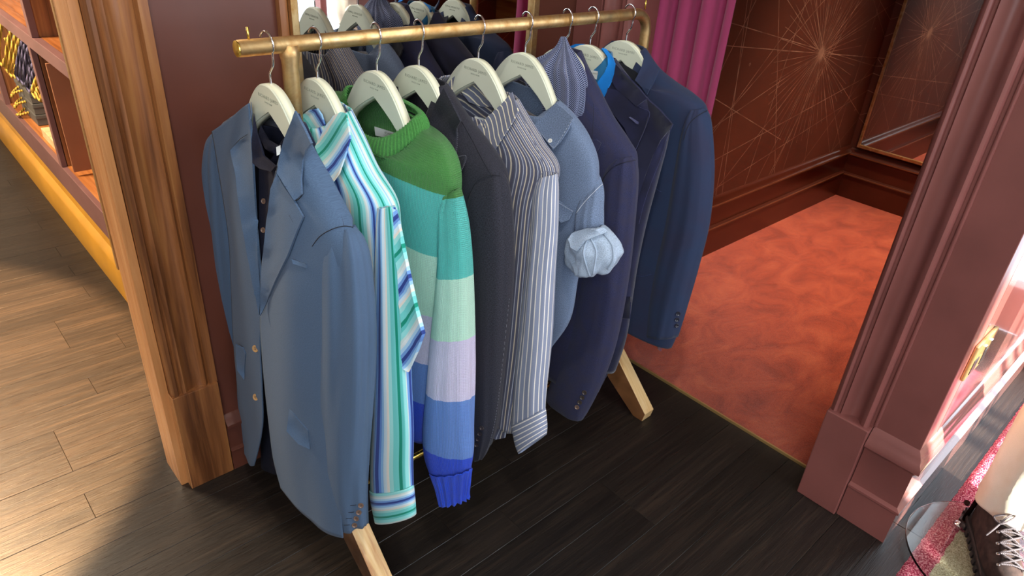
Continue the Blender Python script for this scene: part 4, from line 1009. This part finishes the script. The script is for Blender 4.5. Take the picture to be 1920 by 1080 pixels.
# ------------------------------------------------------------------ display bay: socket, rug, glass base, boot and trousers
def bay():
    YW = .232
    e = empty('wall_socket', (1.86, YW, .55), 'brass double socket plate on the sunlit maroon wall', 'socket')
    box('face_plate', (1.800, YW-.009, .512), (1.955, YW, .616), M['brass'], e, .003)
    for x in (1.84, 1.915):
        box('socket_insert', (x-.018, YW-.011, .524), (x+.018, YW-.008, .566), newmat('black_plastic', (.02, .02, .02, 1), .3), e, .001)
    for x in (1.855, 1.9): box('rocker_switch', (x-.007, YW-.015, .58), (x+.007, YW-.008, .602), M['chrome'], e, .001)
    for x in (1.81, 1.945): lathe('screw', [(.004, 0), (.004, .001), (.002, .0015)], M['brass_bright'], e, (x, YW-.009, .55), 12, (0, -1, 0))
    # rug
    rm = newmat('pink_cream_pile', lin('B04A60'), .95, spec=.1); q = NT(rm)
    n = q.noise(q.coord('Object', (260, 260, 260)), 1, 2)
    pink = q.ramp(n, [(.35, lin('8E2038')), (.5, lin('C85870')), (.66, lin('F0B0B4'))]); cream = q.ramp(n, [(.3, lin('A89878')), (.7, lin('EDE4C8'))])
    sp = q.n('SeparateXYZ'); q.l(q.coord('Object'), sp.inputs[0]); nz = q.noise(q.coord('Object', (30, 30, 30)), 1, 2)
    xx = q.math('ADD', sp.outputs[0], q.math('MULTIPLY', nz, .02)); yy = q.math('ADD', sp.outputs[1], q.math('MULTIPLY', nz, .02))
    bx = lambda a, b_, c, d: q.math('MULTIPLY', q.math('MULTIPLY', q.math('GREATER_THAN', xx, a), q.math('LESS_THAN', xx, b_)), q.math('MULTIPLY', q.math('GREATER_THAN', yy, c), q.math('LESS_THAN', yy, d)))
    msk = q.math('MAXIMUM', bx(1.62, 1.93, -.4, .10), bx(2.08, 2.28, -.4, .10))
    q.base(q.mix(msk, pink, cream)); q.bump(n, 1, .006)
    bm = bmesh.new(); g = []; NX, NY = 150, 70
    for i in range(NX+1):
        r_ = []
        for j in range(NY+1):
            x = 1.45+1.4*i/NX; yv = .148-.75*j/NY
            yv += .003*noise.noise(Vector((x*60, 0, 3))) if j == 0 else 0
            r_.append(bm.verts.new((x, yv, .010+.004*noise.noise(Vector((x*110, yv*110, 0))) if 0 < i < NX and 0 < j < NY else 0)))
        g.append(r_)
    for i in range(NX):
        for j in range(NY): bm.faces.new((g[i][j], g[i+1][j], g[i+1][j+1], g[i][j+1]))
    rug = from_bm('rug', bm, None, rm, True); tag(rug, 'thick pink pile rug with cream blocks under the display figure', 'rug')
    # glass base and rod
    st = empty('mannequin_stand', (1.86, -.02, .014), 'round clear glass display stand base with dark upright bar', 'stand')
    lathe('glass_plate', [(.001, 0), (.2215, 0), (.2225, .001), (.2225, .007), (.2215, .008), (.001, .008)], M['glass'], st, (1.86, -.02, .016), 96)
    rodm = metal('dark_bronze', '3A2A26', .3)
    tube('upright_bar', [(1.945, .094, .035), (2.005, .083, .22), (2.03, .06, .45)], .008, rodm, st, 4)
    box('bar_foot', (1.93, .082, .024), (1.962, .105, .04), rodm, st, .002)
    lathe('bolt', [(.011, 0), (.011, .006), (.006, .008)], M['chrome'], st, (1.925, .098, .026), 16, (-.4, 0, 1)); 
    lathe('bolt', [(.008, 0), (.008, .006)], rodm, st, (1.985, .108, .06), 12, (-.4, .2, 1))
    # boot: along axis d
    d = Vector((-.86, -.51, 0)); sd = Vector((.51, -.86, 0)); heel = Vector((1.985, .078, .026))
    leather = newmat('brown_nubuck', lin('3C2E2A'), .75, spec=.3); q = NT(leather); n = q.noise(q.coord('Object', (45, 45, 45)), 1, 5)
    q.base(q.ramp(n, [(.35, lin('1E1614')), (.65, lin('3E302B'))])); q.bump(n, .3, .001)
    rub = newmat('black_rubber', lin('1A1615'), .6)
    bt = empty('boot', tuple(heel), 'dark brown nubuck lace-up boot with lugged black sole', 'boot')
    def prof(s):  # half width along the foot
        pts = [(0, .024), (.04, .033), (.10, .034), (.17, .040), (.23, .045), (.28, .038), (.305, .018)]
        for (a, w1), (b_, w2) in zip(pts, pts[1:]):
            if s <= b_: k = (s-a)/(b_-a); return w1+(w2-w1)*k
        return .01
    out = [heel+d*s+sd*prof(s) for s in [i*.305/24 for i in range(25)]]+[heel+d*s-sd*prof(s) for s in [i*.305/24 for i in range(24, -1, -1)]]
    bm = bmesh.new()
    lay = []
    for z, k in ((0, 1.0), (.010, 1.06), (.022, 1.08), (.028, 1.04)):
        cen = heel+d*.15; lay.append([bm.verts.new(cen+(p-cen)*k+Vector((0, 0, z))) for p in out])
    for A, B in zip(lay, lay[1:]):
        for i in range(len(A)): bm.faces.new((A[i], A[(i+1) % len(A)], B[(i+1) % len(A)], B[i]))
    bm.faces.new(lay[0][::-1]); bm.faces.new(lay[-1])
    from_bm('sole', bm, bt, rub)
    bm = bmesh.new()
    for i in range(0, 25, 2):
        for sg in (1, -1):
            c = heel+d*(i*.305/24)+sd*sg*prof(i*.305/24)*1.06+Vector((0, 0, .006)); 
            mm = Matrix.Translation(c) @ Matrix.Rotation(math.atan2(d.y, d.x), 4, 'Z') @ Matrix.Diagonal((.014, .009, .016, 1))
            bmesh.ops.create_cube(bm, size=1, matrix=mm)
    lug = from_bm('sole_lugs', bm, bt, rub); lug['kind'] = 'stuff'
    # upper: sections blending shoe into shaft
    secs = []
    ns_ = 32
    for s0, s1, z, wk in ((-.005, .302, .026, 1.0), (-.008, .300, .045, 1.0), (-.006, .285, .065, .93), (-.004, .235, .085, .90), (-.002, .19, .105, .92), (0, .155, .13, 1.0), (.0, .14, .16, 1.06), (-.003, .135, .19, 1.1), (-.005, .135, .215, 1.12)):
        c = (s0+s1)/2; a = (s1-s0)/2; r_ = []
        for i in range(ns_):
            t = 2*PI*i/ns_; s = c+a*math.cos(t)
            w = (prof(max(0, min(.305, s)))*.98 if z < .075 else .040*wk)*abs(math.sin(t))**.75*math.copysign(1, math.sin(t))
            if z < .075: w = min(abs(w), .044)*math.copysign(1, w)
            r_.append(heel+d*s+sd*w+Vector((0, 0, z)))
        secs.append(r_)
    up = loft('upper', secs, leather, bt, sub=4, fold=.0015, seed=7, solidt=.003)
    # tongue / lace row along the instep
    lace = newmat('grey_lace', lin('3A3538'), .85); q = NT(lace); w = q.n('TexWave'); w.inputs['Scale'].default_value = 160; q.l(q.coord('Object'), w.inputs[0]); q.base(q.ramp(w.outputs['Fac'], [(.3, lin('242023')), (.7, lin('6A6468'))]))
    path = [(.245, .078), (.222, .092), (.200, .106), (.178, .124), (.160, .142), (.150, .162), (.146, .184)]
    tg = []
    for s, z in path: tg.append([heel+d*s+sd*w_+Vector((0, 0, z-.3*abs(w_))) for w_ in (-.022, -.011, 0, .011, .022)])
    bm = bmesh.new(); gv = [[bm.verts.new(p) for p in r_] for r_ in tg]
    for a in range(len(gv)-1):
        for b_ in range(4): bm.faces.new((gv[a][b_], gv[a][b_+1], gv[a+1][b_+1], gv[a+1][b_]))
    solid(from_bm('tongue', bm, bt, leather, True), .004, 1)
    prev = None
    for k, (s, z) in enumerate(path[:6]):
        for sg in (1, -1):
            p = heel+d*(s-.004)+sd*sg*.028+Vector((0, 0, z-.002)); nm = (Vector((0, 0, .6))+d*.5+sd*sg*.6).normalized()
            lathe('eyelet', [(.0045, 0), (.0045, .002), (.003, .004), (.0022, .003)], M['chrome'], bt, p, 14, nm)
            if k < 5:
                s2, z2 = path[k+1]
                q1 = heel+d*(s2-.004)-sd*sg*.028+Vector((0, 0, z2+.004)); mid = (p+q1)/2+Vector((0, 0, .010))+d*.006
                tube('lace', spline([p+Vector((0, 0, .004)), mid, q1], 6), .0022, lace, bt, 8)
        p = heel+d*s+Vector((0, 0, z+.006)); tube('lace', spline([p-sd*.028, p+Vector((0, 0, .006)), p+sd*.028], 6), .0022, lace, bt, 8)
    p0 = heel+d*.15+Vector((0, 0, .172))
    for k in ([p0, p0+d*.03-sd*.03+Vector((0, 0, .012)), p0+d*.06-sd*.06+Vector((0, 0, -.01)), p0+d*.07-sd*.075+Vector((0, 0, -.03))], [p0, p0+d*.035+sd*.03+Vector((0, 0, .012)), p0+d*.05+sd*.06-Vector((0, 0, .02)), p0+d*.02+sd*.05-Vector((0, 0, .03)), p0],
              [p0, p0+d*.035-sd*.02+Vector((0, 0, .016)), p0+d*.055-sd*.05+Vector((0, 0, .005)), p0+d*.02-sd*.052+Vector((0, 0, -.005)), p0]):
        tube('lace', spline(k, 8), .0023, lace, bt, 8)
    # trousers
    tr = cloth('cream_cotton', 'DDD6C4', c2='D2C6AE', weave=1200, mott=.1, mott_sc=9)
    e = empty('trousers', (1.95, -.04, .18), 'cream cotton trousers on the display figure above the boot', 'trousers')
    def leg(dx, dy):
        R_ = []
        for x, y_, z, a, b_ in ((1.925, .020, .165, .092, .078), (1.925, .018, .24, .097, .082), (1.935, .018, .36, .100, .088), (1.95, .002, .52, .104, .094), (1.98, -.05, .70, .105, .10), (1.99, -.07, .88, .115, .115), (1.99, -.09, 1.0, .10, .12)):
            R_.append([Vector((x+dx+a*math.cos(2*PI*i/40), y_+dy*(1-.45*(z-.16)/.84)+b_*math.sin(2*PI*i/40), z)) for i in range(40)])
        return loft('trouser_leg', R_, tr, e, fold=.010, ff=(3, 4), seed=9, solidt=.003)
    l1 = leg(0, 0); leg(.05, -.26)
    loft('trouser_seat', [[Vector((2.02+.15*k*math.cos(2*PI*i/40), -.16+.21*k*math.sin(2*PI*i/40), z)) for i in range(40)] for z, k in ((.84, .9), (.92, 1), (1.02, .98), (1.12, .9))], tr, e, fold=.005, seed=3, capb=False)
    lathe('waist_form', [(.001, 0), (.15, 0), (.15, .3), (.001, .32)], newmat('form_linen', lin('B8B0A0'), .8), st, (2.02, -.16, 1.1), 24)
bay()
